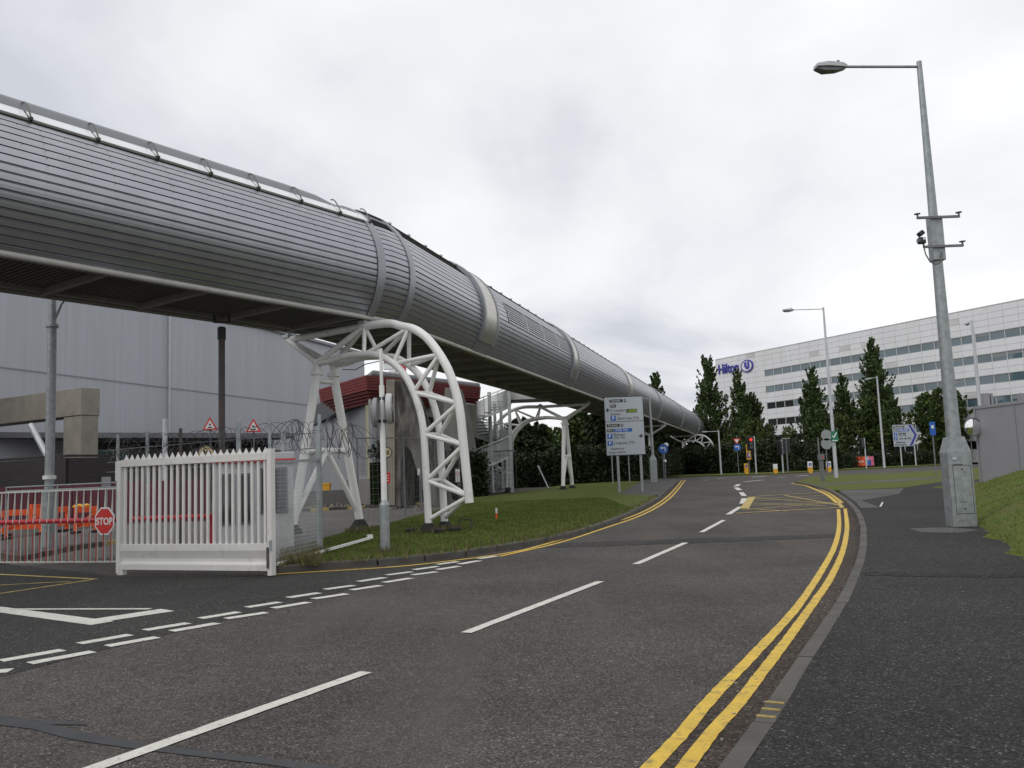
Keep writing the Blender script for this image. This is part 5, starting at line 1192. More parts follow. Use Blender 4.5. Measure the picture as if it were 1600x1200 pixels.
cbs = [Vector(a).lerp(Vector(b), t) for a, b in zip(cb_, cb_[1:]) for t in (0, .5)] + [cb_[-1]]
MB().tube(cbs, .014, 8).obj('cable', M['cable'], cmr)
# other lamp posts
p = gr(1307, 747, .1); h = (748 - 480) / F * p.y * 1.0
street_light(p, atY(1288, 480, p.y).z - p.z, (-1, -.05), 'tall galvanised lamp post on the grass corner carrying a green tick sign', None, .13, .06, 2.1, 'galv_light', head=.75)
p = gr(1382, 731, .1); street_light(p, atY(1369, 588, p.y).z - p.z, (-.2, .98), 'slim pale lamp post in front of the tall dark poplar', None, .14, .08, 1.2, 'galv_light', head=.9)
p = gr(1541, 741, .1); street_light(p, atY(1528, 500, p.y).z - p.z, (.1, 1), 'slim pale lamp post behind the grey hoarding on the right', None, .13, .07, .4, 'galv_light', head=.5)
p = gr(1127, 742, .1); street_light(p, atY(1125, 672, p.y).z - p.z, (-1, 0), 'small grey lamp post just right of the bridge end', None, .10, .07, 1.2, 'galv_light', head=.6)
p = gr(1022, 754, .1); street_light(p, 6.4, (-1, 0), 'grey lamp post with cabinet base tucked under the bridge by the directions board', (.52, 1.7, .3), .12, .08, .9, 'galv', head=.6)

# ================================================================== RIGHT: hoarding, mirror, mound
hA = gr(1537, 764, .12); zt0 = atY(1528, 637, hA.y).z; hA.z = zg(hA.y) + .12
hBx = atY(1622, 622, hA.y - 5.0); hB = Vector((hBx.x + 1.0, hA.y - 5.4, hA.z))
hrd = thing('grey_hoarding', 'tall plain grey panel enclosure at the right edge behind the grass mound', 'enclosure', tuple(hA))
hv = hB - hA; hv.z = 0; hu = hv.normalized(); hnn = Vector((hu.y, -hu.x, 0))
if hnn.x > 0: hnn = -hnn
ph_ = zt0 - hA.z; n_ = 3; ww = 2.35
for k in range(n_):
    a = hA + hu * (ww * k + .02); b = hA + hu * (ww * (k + 1) - .02)
    MB().beam(a + Vector((0, 0, ph_ / 2)), b + Vector((0, 0, ph_ / 2)), .06, ph_ - .12).obj('panel', M['hoard'], hrd, bevel=.006)
    MB().beam(b + hnn * .0 + Vector((0, 0, ph_ / 2)) + hu * .002, b + hu * .038 + Vector((0, 0, ph_ / 2)), .12, ph_ - .1).obj('panel_joint', M['hangar_trim'], hrd)
MB().beam(hA + Vector((0, 0, ph_)), hA + hu * ww * n_ + Vector((0, 0, ph_)), .12, .12).obj('top_rail', M['hoard'], hrd)
MB().beam(hA + Vector((0, 0, ph_ / 2)), hA + Vector((0, 0, ph_ / 2)) + hu * -.08, .14, ph_ + .06).obj('corner_post', M['hoard'], hrd)
bkv = Vector((math.cos(.2), math.sin(.2) + .6, 0)).normalized()
MB().beam(hA + Vector((0, 0, ph_ / 2)) + bkv * .1, hA + Vector((0, 0, ph_ / 2)) + bkv * 6, .06, ph_ - .12).obj('side_panel', M['hoard'], hrd)
for px_ in (1540, 1548.5, 1597):
    q = atY(px_, 628, hA.y + 3); wdt = .25 if px_ != 1548.5 else .08; MB().box(q + Vector((0, 0, 0)), (wdt, .25, .75)).obj('roof_stub', M['hoard'], hrd)
c = atY(1520.5, 667, hA.y - .2); mr_ = thing('traffic_mirror', 'round convex traffic mirror on the corner of the grey hoarding', 'mirror', tuple(c))
mb = MB(); mb.sm = True; cc = c; vs_ = [cc + Vector((0, -.12, 0))]; fs = []; nr_, na = 6, 28
for i in range(1, nr_ + 1):
    ph = i / nr_
    for j in range(na): a = 2 * math.pi * j / na; vs_.append(cc + Vector((.33 * ph * math.cos(a), -.12 * (1 - ph * ph), .33 * ph * math.sin(a))))
for j in range(na): fs.append((0, 1 + j, 1 + (j + 1) % na))
for i in range(nr_ - 1):
    for j in range(na): fs.append((1 + i * na + j, 1 + (i + 1) * na + j, 1 + (i + 1) * na + (j + 1) % na, 1 + i * na + (j + 1) % na))
mb.add(vs_, fs).obj('mirror_face', M['mirror'], mr_)
MB().tube([cc + Vector((.35 * math.cos(a), .0, .35 * math.sin(a))) for a in [2 * math.pi * k / 28 for k in range(28)]], .02, 6, closed=True).obj('rim', M['galv_dark'], mr_)
MB().disc(cc + Vector((0, .01, 0)), (0, 1, 0), .34, .03).obj('back', M['galv_dark'], mr_); MB().beam(cc + Vector((.05, .05, 0)), cc + Vector((.4, .2, 0)), .04, .04).obj('bracket', M['galv_dark'], mr_)

# grass mound
mcx, mcy = 21.0, 24.5
MBP = sorted([(gr(a_, b_, .12).y, gr(a_, b_, .12).x) for a_, b_ in [(1523, 766), (1515, 782), (1514, 800), (1532, 828), (1566, 850), (1610, 880), (1700, 930)]])
def mound_h(x, y):
    """bank of rough grass right of the pavement; MBP is its toe as (y, x) pairs"""
    xb = np.interp(y, [q[0] for q in MBP], [q[1] for q in MBP])
    u = (x - xb - .10 * math.sin(y * 2.3) - .06 * math.sin(y * 5.1)) / 2.6
    v = min(1, (37.5 - y) / 5.0)
    if v <= 0 or u <= 0: return 0
    s = min(u, 1); s = s * (2 - s)
    return .85 * s * min(1, v * 1.3) * (.74 + .16 * math.sin(x * .9 + y * .55) + .10 * math.sin(y * 1.7 + x) + .06 * math.sin(x * 4.1 + y * 2.2) * s)
nx, ny = 110, 110; X0, X1, Y0, Y1 = 5.5, 30, 8, 38
vs_ = []; fs = []
for j in range(ny + 1):
    for i in range(nx + 1):
        x = X0 + (X1 - X0) * i / nx; y = Y0 + (Y1 - Y0) * j / ny; h = mound_h(x, y)
        vs_.append((x, y, zg(y) + .12 + (h + .02 if h > .008 else -.06)))
for j in range(ny):
    for i in range(nx):
        a = j * (nx + 1) + i; q4 = (a, a + 1, a + nx + 2, a + nx + 1)
        if any(mound_h(vs_[k][0], vs_[k][1]) > .008 for k in q4): fs.append(q4)
mb = MB(); mb.add(vs_, fs); mb.sm = True; mo = mb.obj('grass_mound', M['grass'], kind='structure')

# ================================================================== JUNCTION FURNITURE
def post_at(px_, py_, h=.1): return gr(px_, py_, h)
# direction arrow sign
p = gr(1421, 731, .1); Yd = 113.0
c0 = atY(1397, 698, Yd); c1 = atY(1436, 680, Yd); ct = atY(1397, 664, Yd); cr_ = atY(1424, 664, Yd)
ds = thing('arrow_sign', 'grey directions board ending in a dark blue chevron point, before the hotel', 'road sign', ((c0.x + c1.x) / 2, Yd, .6))
zb_, zt_ = c0.z, ct.z; zm = (zb_ + zt_) / 2; xa, xb, xc = c0.x, cr_.x, c1.x
MB().prism([Vector((xa, Yd, zb_)), Vector((xb, Yd, zb_)), Vector((xc, Yd, zm)), Vector((xb, Yd, zt_)), Vector((xa, Yd, zt_))], (0, .06, 0)).obj('board', M['sign_white'], ds)
for k, mm, wd in ((.28, M['sign_black'], .32),):
    MB().prism([Vector((xb - k - wd + .15, Yd - .01, zb_ + .06)), Vector((xb - k + .15, Yd - .01, zb_ + .06)), Vector((xc - k, Yd - .01, zm)), Vector((xb - k + .15, Yd - .01, zt_ - .06)), Vector((xb - k - wd + .15, Yd - .01, zt_ - .06)), Vector((xc - k - wd, Yd - .01, zm))], (0, .008, 0)).obj('chevron', M['logo'], ds)
def drect(u0, v0, u1, v1, m): MB().box(Vector((xa + (xb - xa) * (u0 + u1) / 2, Yd - .012, zb_ + (zt_ - zb_) * (v0 + v1) / 2)), ((xb - xa) * (u1 - u0), .008, (zt_ - zb_) * (v1 - v0))).obj('print_panel', m, ds)
def dtext(s_, u, v, sz_, m): put_text(s_, sz_, Vector((xa + (xb - xa) * u, Yd - .02, zb_ + (zt_ - zb_) * v)), (1, 0, 0), (0, 0, 1), (0, -1, 0), m, ds, 'lettering', .002, .006)
sz_ = (zt_ - zb_) * .13
drect(.03, .84, .62, .95, M['sign_black']); dtext('Terminal 5', .05, .86, sz_ * .8, M['paint_white']); drect(.03, .70, .24, .80, M['sign_black']); dtext('Exit', .05, .72, sz_ * .8, M['paint_white']); drect(.26, .69, .85, .81, M['blue']); dtext('(M25, M4)', .29, .715, sz_ * .8, M['paint_white'])
drect(.04, .49, .22, .64, M['blue']); dtext('P', .09, .51, sz_, M['paint_white']); dtext('Business', .28, .58, sz_ * .8, M['sign_black']); dtext('(T4, T5)', .28, .48, sz_ * .8, M['sign_black']); drect(.04, .29, .22, .44, M['blue']); dtext('P', .09, .31, sz_, M['paint_white']); dtext('Long stay (T5)', .28, .33, sz_ * .75, M['sign_black'])
dtext('Heathrow', .12, .16, sz_ * .8, M['sign_black']); dtext('cargo centre', .05, .05, sz_ * .8, M['sign_black'])
for px_ in (1407, 1429): q = atY(px_, 700, Yd + .15); MB().tube([Vector((q.x, q.y, zg(Yd))), Vector((q.x, q.y, zt_ - .1))], .09, 10).obj('post', M['galv_light'], ds)
# blue rectangular sign on pole
p = gr(1463, 743, .12); q = atY(1457, 669.5, p.y); o = thing('blue_sign', 'small blue rectangular sign on a slim post, right lawn', 'road sign', tuple(p)); MB().tube([p, Vector((p.x, p.y, q.z + .4))], .045, 10).obj('post', M['galv_dark'], o); MB().box(Vector((p.x, p.y - .06, q.z)), (.36, .02, .85)).obj('plate', M['blue'], o); MB().box(Vector((p.x, p.y - .075, q.z + .1)), (.16, .01, .2)).obj('symbol', M['paint_white'], o)
# green tick sign on the corner lamp post
p = gr(1307, 747, .1); q = atY(1304, 682, p.y - .25); gs = thing('assembly_sign', 'green sign with a white tick fixed to the corner lamp post', 'sign', (q.x, q.y, q.z)); MB().box(q, (.46, .02, .72)).obj('plate', M['green'], gs)
MB().box(q + Vector((0, -.012, -.27)), (.34, .006, .06)).obj('text_line', M['paint_white'], gs); MB().beam(q + Vector((-.14, -.014, .06)), q + Vector((-.04, -.014, -.08)), .07, .006, (0, -1, 0)).obj('tick', M['paint_white'], gs); MB().beam(q + Vector((-.05, -.018, -.08)), q + Vector((.13, -.018, .26)), .07, .006, (0, -1, 0)).obj('tick', M['paint_white'], gs)
# signs seen from the back
p = gr(1283, 752, .12); o = thing('sign_post', 'dark post with a small control box on the grass corner', 'post', tuple(p)); MB().tube([p, p + Vector((0, 0, 2.6))], .05, 10).obj('post', M['galv_dark'], o); MB().box(p + Vector((.12, .05, 1.45)), (.34, .25, .36)).obj('control_box', M['galv_dark'], o); MB().box(p + Vector((.13, .1, .6)), (.2, .2, 1.3)).obj('lower_box', M['galv_dark'], o); MB().box(p + Vector((.2, -.08, 1.45)), (.08, .01, .1)).obj('button_label', M['red_sign'], o)
p = gr(1294, 744, .1); o = thing('round_signs', 'two round signs seen from their grey backs, one above the other', 'road sign', tuple(p)); MB().tube([p, p + Vector((0, 0, 3.5))], .045, 10).obj('post', M['galv_dark'], o)
for py_ in (680, 693.5): q = atY(1291.5, py_, p.y - .1); MB().disc(q, (0, 1, 0), .40, .03, 32).obj('disc', M['galv'], o)
# traffic lights
def traffic_light(px_, pyb, pyt, label, lit=False, side=-1, back=False, hs=1.0):
    p = gr(px_, pyb, .1); zt_ = atY(px_, pyt, p.y).z; root = thing('traffic_light', label, 'traffic light', tuple(p), 0, 'traffic lights at the junction')
    MB().tube([p, Vector((p.x, p.y, zt_))], .075, 12).obj('post', M['galv_light'] if not back else M['galv_dark'], root)
    hc = Vector((p.x + side * .42 * hs, p.y - .1, zt_ - .75 * hs)); 
    MB().box(hc + Vector((0, .06, 0)), (.78 * hs, .04, 1.5 * hs)).obj('backing_board', M['black'], root, bevel=.02)
    MB().box(hc + Vector((0, -.1 if not back else .2, 0)), (.36 * hs, .26, 1.15 * hs)).obj('signal_head', M['black'], root, bevel=.03)
    for k, z_ in enumerate((.38, 0, -.38)):
        MB().disc(hc + Vector((0, -.25 if not back else .34, z_ * hs)), (0, 1, 0), .13 * hs, .02, 16).obj('lamp_lens', M['redlamp'] if (lit and k == 0) else M['glass_dark'], root)
        MB().tube([hc + Vector((0, -.24, z_ * hs + .14 * hs)), hc + Vector((0, -.4, z_ * hs + .14 * hs))], .05, 8).obj('hood', M['black'], root)
    if back:
        for a, b in ((( -.39, .75), (.39, .75)), ((-.39, .75), (-.39, -.75))): MB().beam(hc + Vector((a[0] * hs, .03, a[1] * hs)), hc + Vector((b[0] * hs, .03, b[1] * hs)), .02, .04).obj('board_edge', M['galv_light'], root)
    return root
traffic_light(1182, 740.5, 681, 'traffic light showing red left of its white post, centre of the junction', True)
traffic_light(1231.5, 739, 685, 'dark traffic light seen from behind with a pale edged board, left of the bollard', back=True, side=.0)
traffic_light(1224, 739, 687, 'dark traffic light with its heads partly hidden beside the pale edged one', side=-.2, back=False)
traffic_light(1354, 732, 684, 'small dark traffic light right of the orange banner', side=-1, hs=.8)
# give way + turn left
p = gr(1154.5, 740, .1); o = thing('give_way_sign', 'upside-down red and white triangle above a blue arrow disc on one post', 'road sign', tuple(p)); zt_ = atY(1151, 680, p.y).z; MB().tube([p, Vector((p.x, p.y, zt_))], .05, 10).obj('post', M['galv_dark'], o)
q = atY(1151, 688.5, p.y - .12); MB().prism(tri(q, .5, -1), (0, .02, 0)).obj('red_border', M['red_sign'], o); MB().prism(tri(q + Vector((0, -.01, 0)), .28, -1), (0, .005, 0)).obj('white_face', M['paint_white'], o)
def blue_arrow(q, r, o):
    MB().disc(q, (0, 1, 0), r, .02, 32).obj('blue_disc', M['blue'], o); k = r
    MB().prism([q + Vector((a_ * k, -.006, b_ * k)) for a_, b_ in [(.28, -.55), (.45, -.55), (.45, .35), (-.25, .35), (-.25, .55), (-.65, .22), (-.25, -.1), (-.25, .12), (.28, .12)]], (0, .004, 0)).obj('white_arrow', M['paint_white'], o)
blue_arrow(atY(1152, 699, p.y - .12), .42, o)
p = gr(1037.5, 748, .1); o = thing('turn_sign', 'round blue left-turn sign on a dark post beside the white globe lamp', 'road sign', tuple(p)); zt_ = atY(1037, 696, p.y).z; MB().tube([p, Vector((p.x, p.y, zt_))], .06, 10).obj('post', M['galv_dark'], o); blue_arrow(atY(1036.5, 701.5, p.y - .12), .42, o)
p = gr(1040, 747.5, .1); o = thing('globe_light', 'dark post topped by a white globe with a second globe lower down', 'beacon', tuple(p)); zt_ = atY(1043, 697, p.y).z; MB().tube([p, Vector((p.x, p.y, zt_))], .07, 10).obj('post', M['galv_dark'], o)
MB().lathe(Vector((p.x + .2, p.y, zt_ - .1)), [(.08, 0), (.2, .08), (.24, .2), (.2, .34), (.06, .4)], 14).obj('globe', M['paint_white'], o); MB().lathe(Vector((p.x, p.y - .1, zt_ - 1.5)), [(.06, 0), (.15, .06), (.17, .16), (.12, .26), (.04, .3)], 14).obj('globe', M['paint_white'], o)
# orange framed sign
p = gr(1171.5, 740.5, .1); o = thing('orange_sign', 'tall orange framed temporary sign with a small picture panel left of the red traffic light', 'road sign', tuple(p)); MB().tube([p, p + Vector((0, 0, 1.6))], .05, 8).obj('post', M['galv_dark'], o)
q0 = atY(1169.5, 706, p.y - .1); hh = (718 - 694) / F * p.y; MB().box(q0, (.46, .03, hh)).obj('frame', M['yellow'], o); MB().box(q0 + Vector((0, -.02, hh * .2)), (.3, .01, hh * .22)).obj('upper_panel', M['paint_white'], o); MB().box(q0 + Vector((0, -.02, -hh * .22)), (.3, .01, hh * .36)).obj('picture', M['logo'], o); MB().box(q0 + Vector((.04, -.03, -hh * .2)), (.12, .01, hh * .2)).obj('picture_mark', M['paint_white'], o)
# bollards
def bollard(px_, pyb, pyt, label, arrow=True, white=.5):
    p = gr(px_, pyb, .1); zt_ = atY(px_, pyt, p.y).z; h = zt_ - p.z; root = thing('bollard', label, 'bollard', tuple(p), 0, 'orange and white keep-left bollards')
    MB().prism([p + Vector((a_, 0, b_ * h)) for a_, b_ in [(-.12, 0), (.12, 0), (.2, .18), (.2, .5), (-.2, .5), (-.2, .18)]], (0, .18, 0)).obj('orange_base', M['yellow'], root)
    MB().box(p + Vector((0, .09, h * .75)), (.4, .18, h * .5)).obj('white_head', M['paint_white'] if white else M['yellow'], root, bevel=.02)
    if arrow: MB().disc(p + Vector((0, -.006, h * .74)), (0, 1, 0), .14, .004, 20).obj('arrow_disc', M['logo'], root); MB().beam(p + Vector((-.07, -.012, h * .78)), p + Vector((.06, -.012, h * .68)), .05, .004, (0, -1, 0)).obj('arrow_mark', M['paint_white'], root)
bollard(1167, 741, 724, 'bollard all orange with a dark arrow disc, under the orange framed sign', True, 0)
bollard(1212.5, 740, 725, 'plain white topped bollard between the two groups of traffic lights', False)
bollard(1267, 739.5, 721, 'white topped bollard with black arrow, left of the grass corner')
bollard(1296, 738, 721, 'bollard half hidden behind the round sign post')
# banner and railing
rl = thing('railing', 'long dark railing in front of the hotel trees', 'fence', tuple(gr(1230, 737, .1)))
a = gr(1215, 738); b = gr(1330, 732.5); c = gr(1480, 725.0); d_ = gr(1640, 717)
pts = [Vector((v_.x, v_.y + 1.5, zg(v_.y) + .1)) for v_ in (a, b, c, d_)]
rods = MB()
for a, b in zip(pts, pts[1:]):
    ln = (b - a).length; n_ = int(ln / 2.4)
    for k in range(n_ + 1): q = a.lerp(b, k / n_); MB().box(q + Vector((0, 0, .9)), (.1, .1, 1.8)).obj('post', M['galv_dark'], rl)
    for z_ in (.3, 1.65): MB().beam(a + Vector((0, 0, z_)), b + Vector((0, 0, z_)), .05, .06).obj('rail', M['railing'], rl)
    k = 0
    while k * .16 < ln: q = a.lerp(b, k * .16 / ln); rods.box(q + Vector((0, 0, .95)), (.035, .035, 1.7)); k += 1
rods.obj('bars', M['railing'], rl, kind='stuff')
Yb = pts[1].y - .3
bA = atY(1317, 722, Yb + 1.0); bB = atY(1365.5, 720, Yb - 1.5); bh = (729 - 714.5) / F * Yb
bn_ = thing('banner', 'orange banner with white wave and pink right end tied to the railing', 'banner', (bA.x, bA.y, bA.z - 1))
dv = (bB - bA)
def bquad(f0, f1, v0, v1, off, m, name):
    a = bA + dv * f0; b = bA + dv * f1; o_ = Vector((0, -off, 0))
    MB().prism([a + o_ + Vector((0, 0, bh * v0)), b + o_ + Vector((0, 0, bh * v0)), b + o_ + Vector((0, 0, bh * v1)), a + o_ + Vector((0, 0, bh * v1))], (0, .01, 0)).obj(name, m, bn_)
bquad(0, .72, -.5, .5, 0, M['banner'], 'orange_cloth'); bquad(.72, 1, -.5, .5, 0, M['pink'], 'pink_cloth'); bquad(.74, .84, -.4, .45, .02, M['sign_white'], 'pale_picture'); bquad(.8, .9, -.45, .1, .03, M['blue'], 'blue_picture')
wv = MB(); k = 10; up_ = [bA + dv * (.02 + .17 * i / k) + Vector((0, -.02, bh * (.2 - .25 * math.sin(i / k * 2.4)))) for i in range(k + 1)]; lo_ = [p_ - Vector((0, 0, bh * (.09 + .05 * math.sin(i)))) for i, p_ in enumerate(up_)]
wv.add(up_ + lo_, [(i, i + 1, i + k + 2, i + k + 1) for i in range(k)]); wv.obj('white_wave', M['paint_white'], bn_)
x_ = .26
for wd in (.03, .05, .03, .07, .02, .06, .04, .03, .05, .04): bquad(x_, x_ + wd * .7, -.12, .04, .02, M['paint_white'], 'text_stroke'); x_ += wd

# ================================================================== HOTEL
HA = Vector((45.2, 187.0, 0)); hrot = math.atan2(-.876, .48)
hotel = thing('hotel', 'long white panelled hotel with rows of ribbon windows behind the trees', 'hotel', tuple(HA), hrot)
# local frame: x along the facade, y outward normal sign below, z up
HL = 96.0; HTOP = 25.0; OUT = -1     # outward is local -y (towards the camera)
rows = [20.95 - 3.37 * k for k in range(6)]; WHh = 1.38; mod = 2.4
t0w = 0
def hproj(t, z): return proj(HA + Vector((.48, -.876, 0)) * t + Vector((0, 0, z)))
while hproj(t0w, 20)[0] < 1197: t0w += .05
t0w = round(t0w / mod) * mod
def hbox(name, x0, x1, y0, y1, z0, z1, m, parent=hotel, kind=None):
    return MB().box(((x0 + x1) / 2, (y0 + y1) / 2, (z0 + z1) / 2), (x1 - x0, y1 - y0, z1 - z0)).obj(name, m, parent, local=True, kind=kind)
hbox('structure_core', 0.1, HL, .25, 24, 0, HTOP - .1, M['hjoint'])
hbox('roof_rim', -.05, HL, -.12, 24, HTOP, HTOP + .14, M['hgrey'])
hbox('end_wall', -.02, .08, -.05, 24, 0, HTOP, M['hwhite'])
nm = int(HL / mod)
pr_rows = [(rows[0] + (HTOP - rows[0]) * k / 4, rows[0] + (HTOP - rows[0]) * (k + 1) / 4) for k in range(4)]
sp_rows = []
for r_ in rows:
    zt_ = r_ - WHh; nx_ = r_ - 3.37 if r_ != rows[-1] else 0; mid = (zt_ + nx_) / 2; sp_rows += [(mid, zt_), (nx_, mid)]
cnt = 0; restm = MB()
meshes = {}
def panel_mesh(h, m):
    key = (round(h, 3), m.name)
    if key not in meshes: meshes[key] = MB().box((0, 0, 0), (mod - .035, .12, h - .035)).mesh('facade_panel', m)
    return meshes[key]
def add_panel(i, z0, z1, as_part=True):
    global cnt
    m = M['hgrey'] if rnd.random() < .03 else M['hwhite']
    if as_part and cnt < 296:
        o = bpy.data.objects.new('facade_panel', panel_mesh(z1 - z0, m)); COL.objects.link(o); o.parent = hotel; o.location = ((i + .5) * mod, rnd.uniform(-.008, .008), (z0 + z1) / 2); cnt += 1
    else: restm.box(((i + .5) * mod, rnd.uniform(-.008, .008), (z0 + z1) / 2), (mod - .035, .12, z1 - z0 - .035))
for z0, z1 in pr_rows:
    for i in range(nm): add_panel(i, z0, z1, hproj((i + .5) * mod, z0)[0] < 1640)
for q_, (z0, z1) in enumerate(sp_rows):
    for i in range(nm):
        if (i + .01) * mod >= t0w: add_panel(i, z0, z1, q_ < 6 and hproj((i + .5) * mod, z0)[0] < 1640)
il = round(t0w / mod)
for r_ in rows:
    for k in range(3):
        z1 = r_ - 3.37 * k / 3; z0 = r_ - 3.37 * (k + 1) / 3
        for i in range(il): add_panel(i, z0, z1, False)
restm.obj('outer_panels', M['hwhite'], hotel, local=True, kind='stuff')
wf = {}
fmesh = MB(); 
for a, b, c, d_ in ((0, mod, 0, .07), (0, mod, WHh - .07, WHh), (0, .06, .07, WHh - .07), (mod - .06, mod, .07, WHh - .07)): fmesh.box(((a + b) / 2, .08, (c + d_) / 2), (b - a, .16, d_ - c))
fmesh = fmesh.mesh('window', M['hgrey'])
pm = [MB().box((mod / 2, .12, WHh / 2), (mod - .12, .03, WHh - .14)).mesh('pane', mm) for mm in (M['hglass'], M['hglass_dark'])]
blind_m = MB().box((mod / 2, .12, 0), (mod - .14, .02, WHh - .14)).mesh('blind', mat('window_blind', (.22, .24, .25), rough=.6, var=.1))
for ri, r_ in enumerate(rows):
    for i in range(il, nm):
        o = bpy.data.objects.new('window', fmesh); COL.objects.link(o); o.parent = hotel; o.location = (i * mod, 0, r_ - WHh)
        dark = (ri >= 2 and i - il < 3) or (ri >= 3 and i - il < 7) or ri >= 5
        g = bpy.data.objects.new('pane', pm[1 if dark else 0]); COL.objects.link(g); g.parent = o; g.location = (0, rnd.uniform(-.01, .01), 0); g.rotation_euler = (rnd.uniform(-.006, .006), 0, rnd.uniform(-.006, .006))
        if rnd.random() < .22 and not dark:
            hb_ = rnd.choice((.35, .5, .8)); b_ = bpy.data.objects.new('blind', blind_m); COL.objects.link(b_); b_.parent = o; b_.location = (0, -.03, WHh - .07 - (WHh - .14) * hb_ * .5); b_.scale = (1, 1, hb_)
# name and emblem on the facade
def htext(s_, size, x, z): 
    me = text_mesh(s_, size, .12, .03); me.materials.append(M['logo'])
    me.transform(Matrix(((1, 0, 0, x), (0, 0, -1, -.2), (0, 1, 0, z), (0, 0, 0, 1))))
    o = bpy.data.objects.new('hotel_name', me); COL.objects.link(o); o.parent = hotel; return o
def t_of(px_, z):
    lo, hi = 0, 60
    for _ in range(40):
        m_ = (lo + hi) / 2
        if hproj(m_, z)[0] < px_: lo = m_
        else: hi = m_
    return lo
def z_of(px_, py_):
    t_ = t_of(px_, 20); lo, hi = 0, 40
    for _ in range(40):
        m_ = (lo + hi) / 2
        if hproj(t_, m_)[1] > py_: lo = m_
        else: hi = m_
    return lo
xa, xb = t_of(1123.5, 22), t_of(1155, 22); zb_ = z_of(1125, 585); sizeH = 3.0
nm_ = htext('Hilton', sizeH, 0, 0); ws = nm_.dimensions.x; bpy.context.view_layer.update(); wx = max(v_.co.x for v_ in nm_.data.vertices)
for v_ in nm_.data.vertices: v_.co.x = xa + v_.co.x * (xb - xa) / wx; v_.co.z += zb_
# little serifs to thicken the letter feet
em_x, em_z = t_of(1168.5, 22), z_of(1168.5, 572); er = 1.32; ex = (t_of(1178, 22) - t_of(1159, 22)) / 2
def ell(rx, rz, cx_=0, cz_=0, n_=36): return [Vector((em_x + cx_ + rx * math.cos(2 * math.pi * k / n_), -.1, em_z + cz_ + rz * math.sin(2 * math.pi * k / n_))) for k in range(n_)]
MB().prism(ell(ex, er), (0, -.2, 0)).obj('emblem', M['logo'], hotel, local=True)
pz_ = ell(ex * .80, er * .80, 0, 0)
mb = MB(); mb.prism([p_ + Vector((0, -.21, 0)) for p_ in pz_], (0, -.03, 0)).obj('emblem_face', M['hwhite'], hotel, local=True)
MB().prism([Vector((em_x + a_ * ex, -.36, em_z + b_ * er)) for a_, b_ in [(-.35, .62), (.45, .70), (.5, -.25), (.2, -.62), (-.15, -.45), (-.38, 0)]], (0, -.04, 0)).obj('emblem_shield', M['logo'], hotel, local=True)
MB().prism([Vector((em_x + a_ * ex, -.42, em_z + b_ * er)) for a_, b_ in [(.08, .6), (.18, .6), (.2, -.1), (.1, -.1)]], (0, -.03, 0)).obj('emblem_stripe', M['hwhite'], hotel, local=True)

# ================================================================== TREES
def leaf_mesh(name, centers, size, m, jit=.5):
    n_ = len(centers); c = np.asarray(centers, dtype=np.float64)
    a = npr.normal(size=(n_, 3)); a /= np.linalg.norm(a, axis=1)[:, None]; b = npr.normal(size=(n_, 3)); b -= a * (a * b).sum(1)[:, None]; b /= np.linalg.norm(b, axis=1)[:, None]
    s = size * (1 + jit * (npr.rand(n_, 1) - .5) * 2)
    V_ = np.stack([c - a * s, c + b * s * .55, c + a * s, c - b * s * .55], 1).reshape(-1, 3)
    me = bpy.data.meshes.new(name); me.vertices.add(n_ * 4); me.vertices.foreach_set('co', V_.ravel().astype(np.float32))
    me.loops.add(n_ * 4); me.loops.foreach_set('vertex_index', np.arange(n_ * 4, dtype=np.int32)); me.polygons.add(n_)
    me.polygons.foreach_set('loop_start', np.arange(0, n_ * 4, 4, dtype=np.int32)); me.polygons.foreach_set('loop_total', np.full(n_, 4, dtype=np.int32))
    me.update(calc_edges=True); me.materials.append(m); return me
def crown_points(prof, h0, h1, R, nclump, per, spread, surf=.55, branchy=0):
    """clumps through a crown: prof(t) relative radius at t in 0..1"""
    out_ = []
    ph = npr.rand(4) * 6
    for _ in range(nclump):
        t = npr.rand(); 
        while npr.rand() > prof(t) * .9 + .1: t = npr.rand()
        th = npr.rand() * 2 * math.pi; lob = 1 + .18 * math.sin(3 * th + ph[0] + t * 5) + .15 * math.sin(5 * th + ph[1] - t * 9) + .16 * math.sin(t * 22 + ph[2] + 2 * th) + .08 * math.sin(t * 47 + ph[3])
        rr = R * prof(t) * lob * (npr.rand() ** surf)
        c = np.array([rr * math.cos(th), rr * math.sin(th), h0 + (h1 - h0) * t])
        k = int(per * (.5 + npr.rand())); sp_ = spread * (.45 + .55 * prof(t)) * (.6 + .8 * npr.rand())
        if branchy:
            ln = branchy * (.5 + npr.rand()) * (1 - .4 * t); dv_ = np.array([math.cos(th) * .42, math.sin(th) * .42, .9]); u_ = npr.rand(k, 1) ** .8
            out_.append(c - dv_ * ln * .4 + dv_ * ln * u_ + npr.normal(size=(k, 3)) * np.array([sp_, sp_, sp_]) * .55 * (1.15 - u_))
        else: out_.append(c + npr.normal(size=(k, 3)) * np.array([sp_, sp_, sp_ * 1.0]))
    return np.concatenate(out_)
poplar = lambda t: max(.04, (min(1, (t + .05) * 3.2) ** .8) * (1 - t) ** .62 * 1.15)
roundc = lambda t: max(.05, math.sqrt(max(0, 1 - (2 * t - 1) ** 2)))
spire = lambda t: max(.03, (min(1, (t + .04) * 4)) * (1 - t) ** .9)
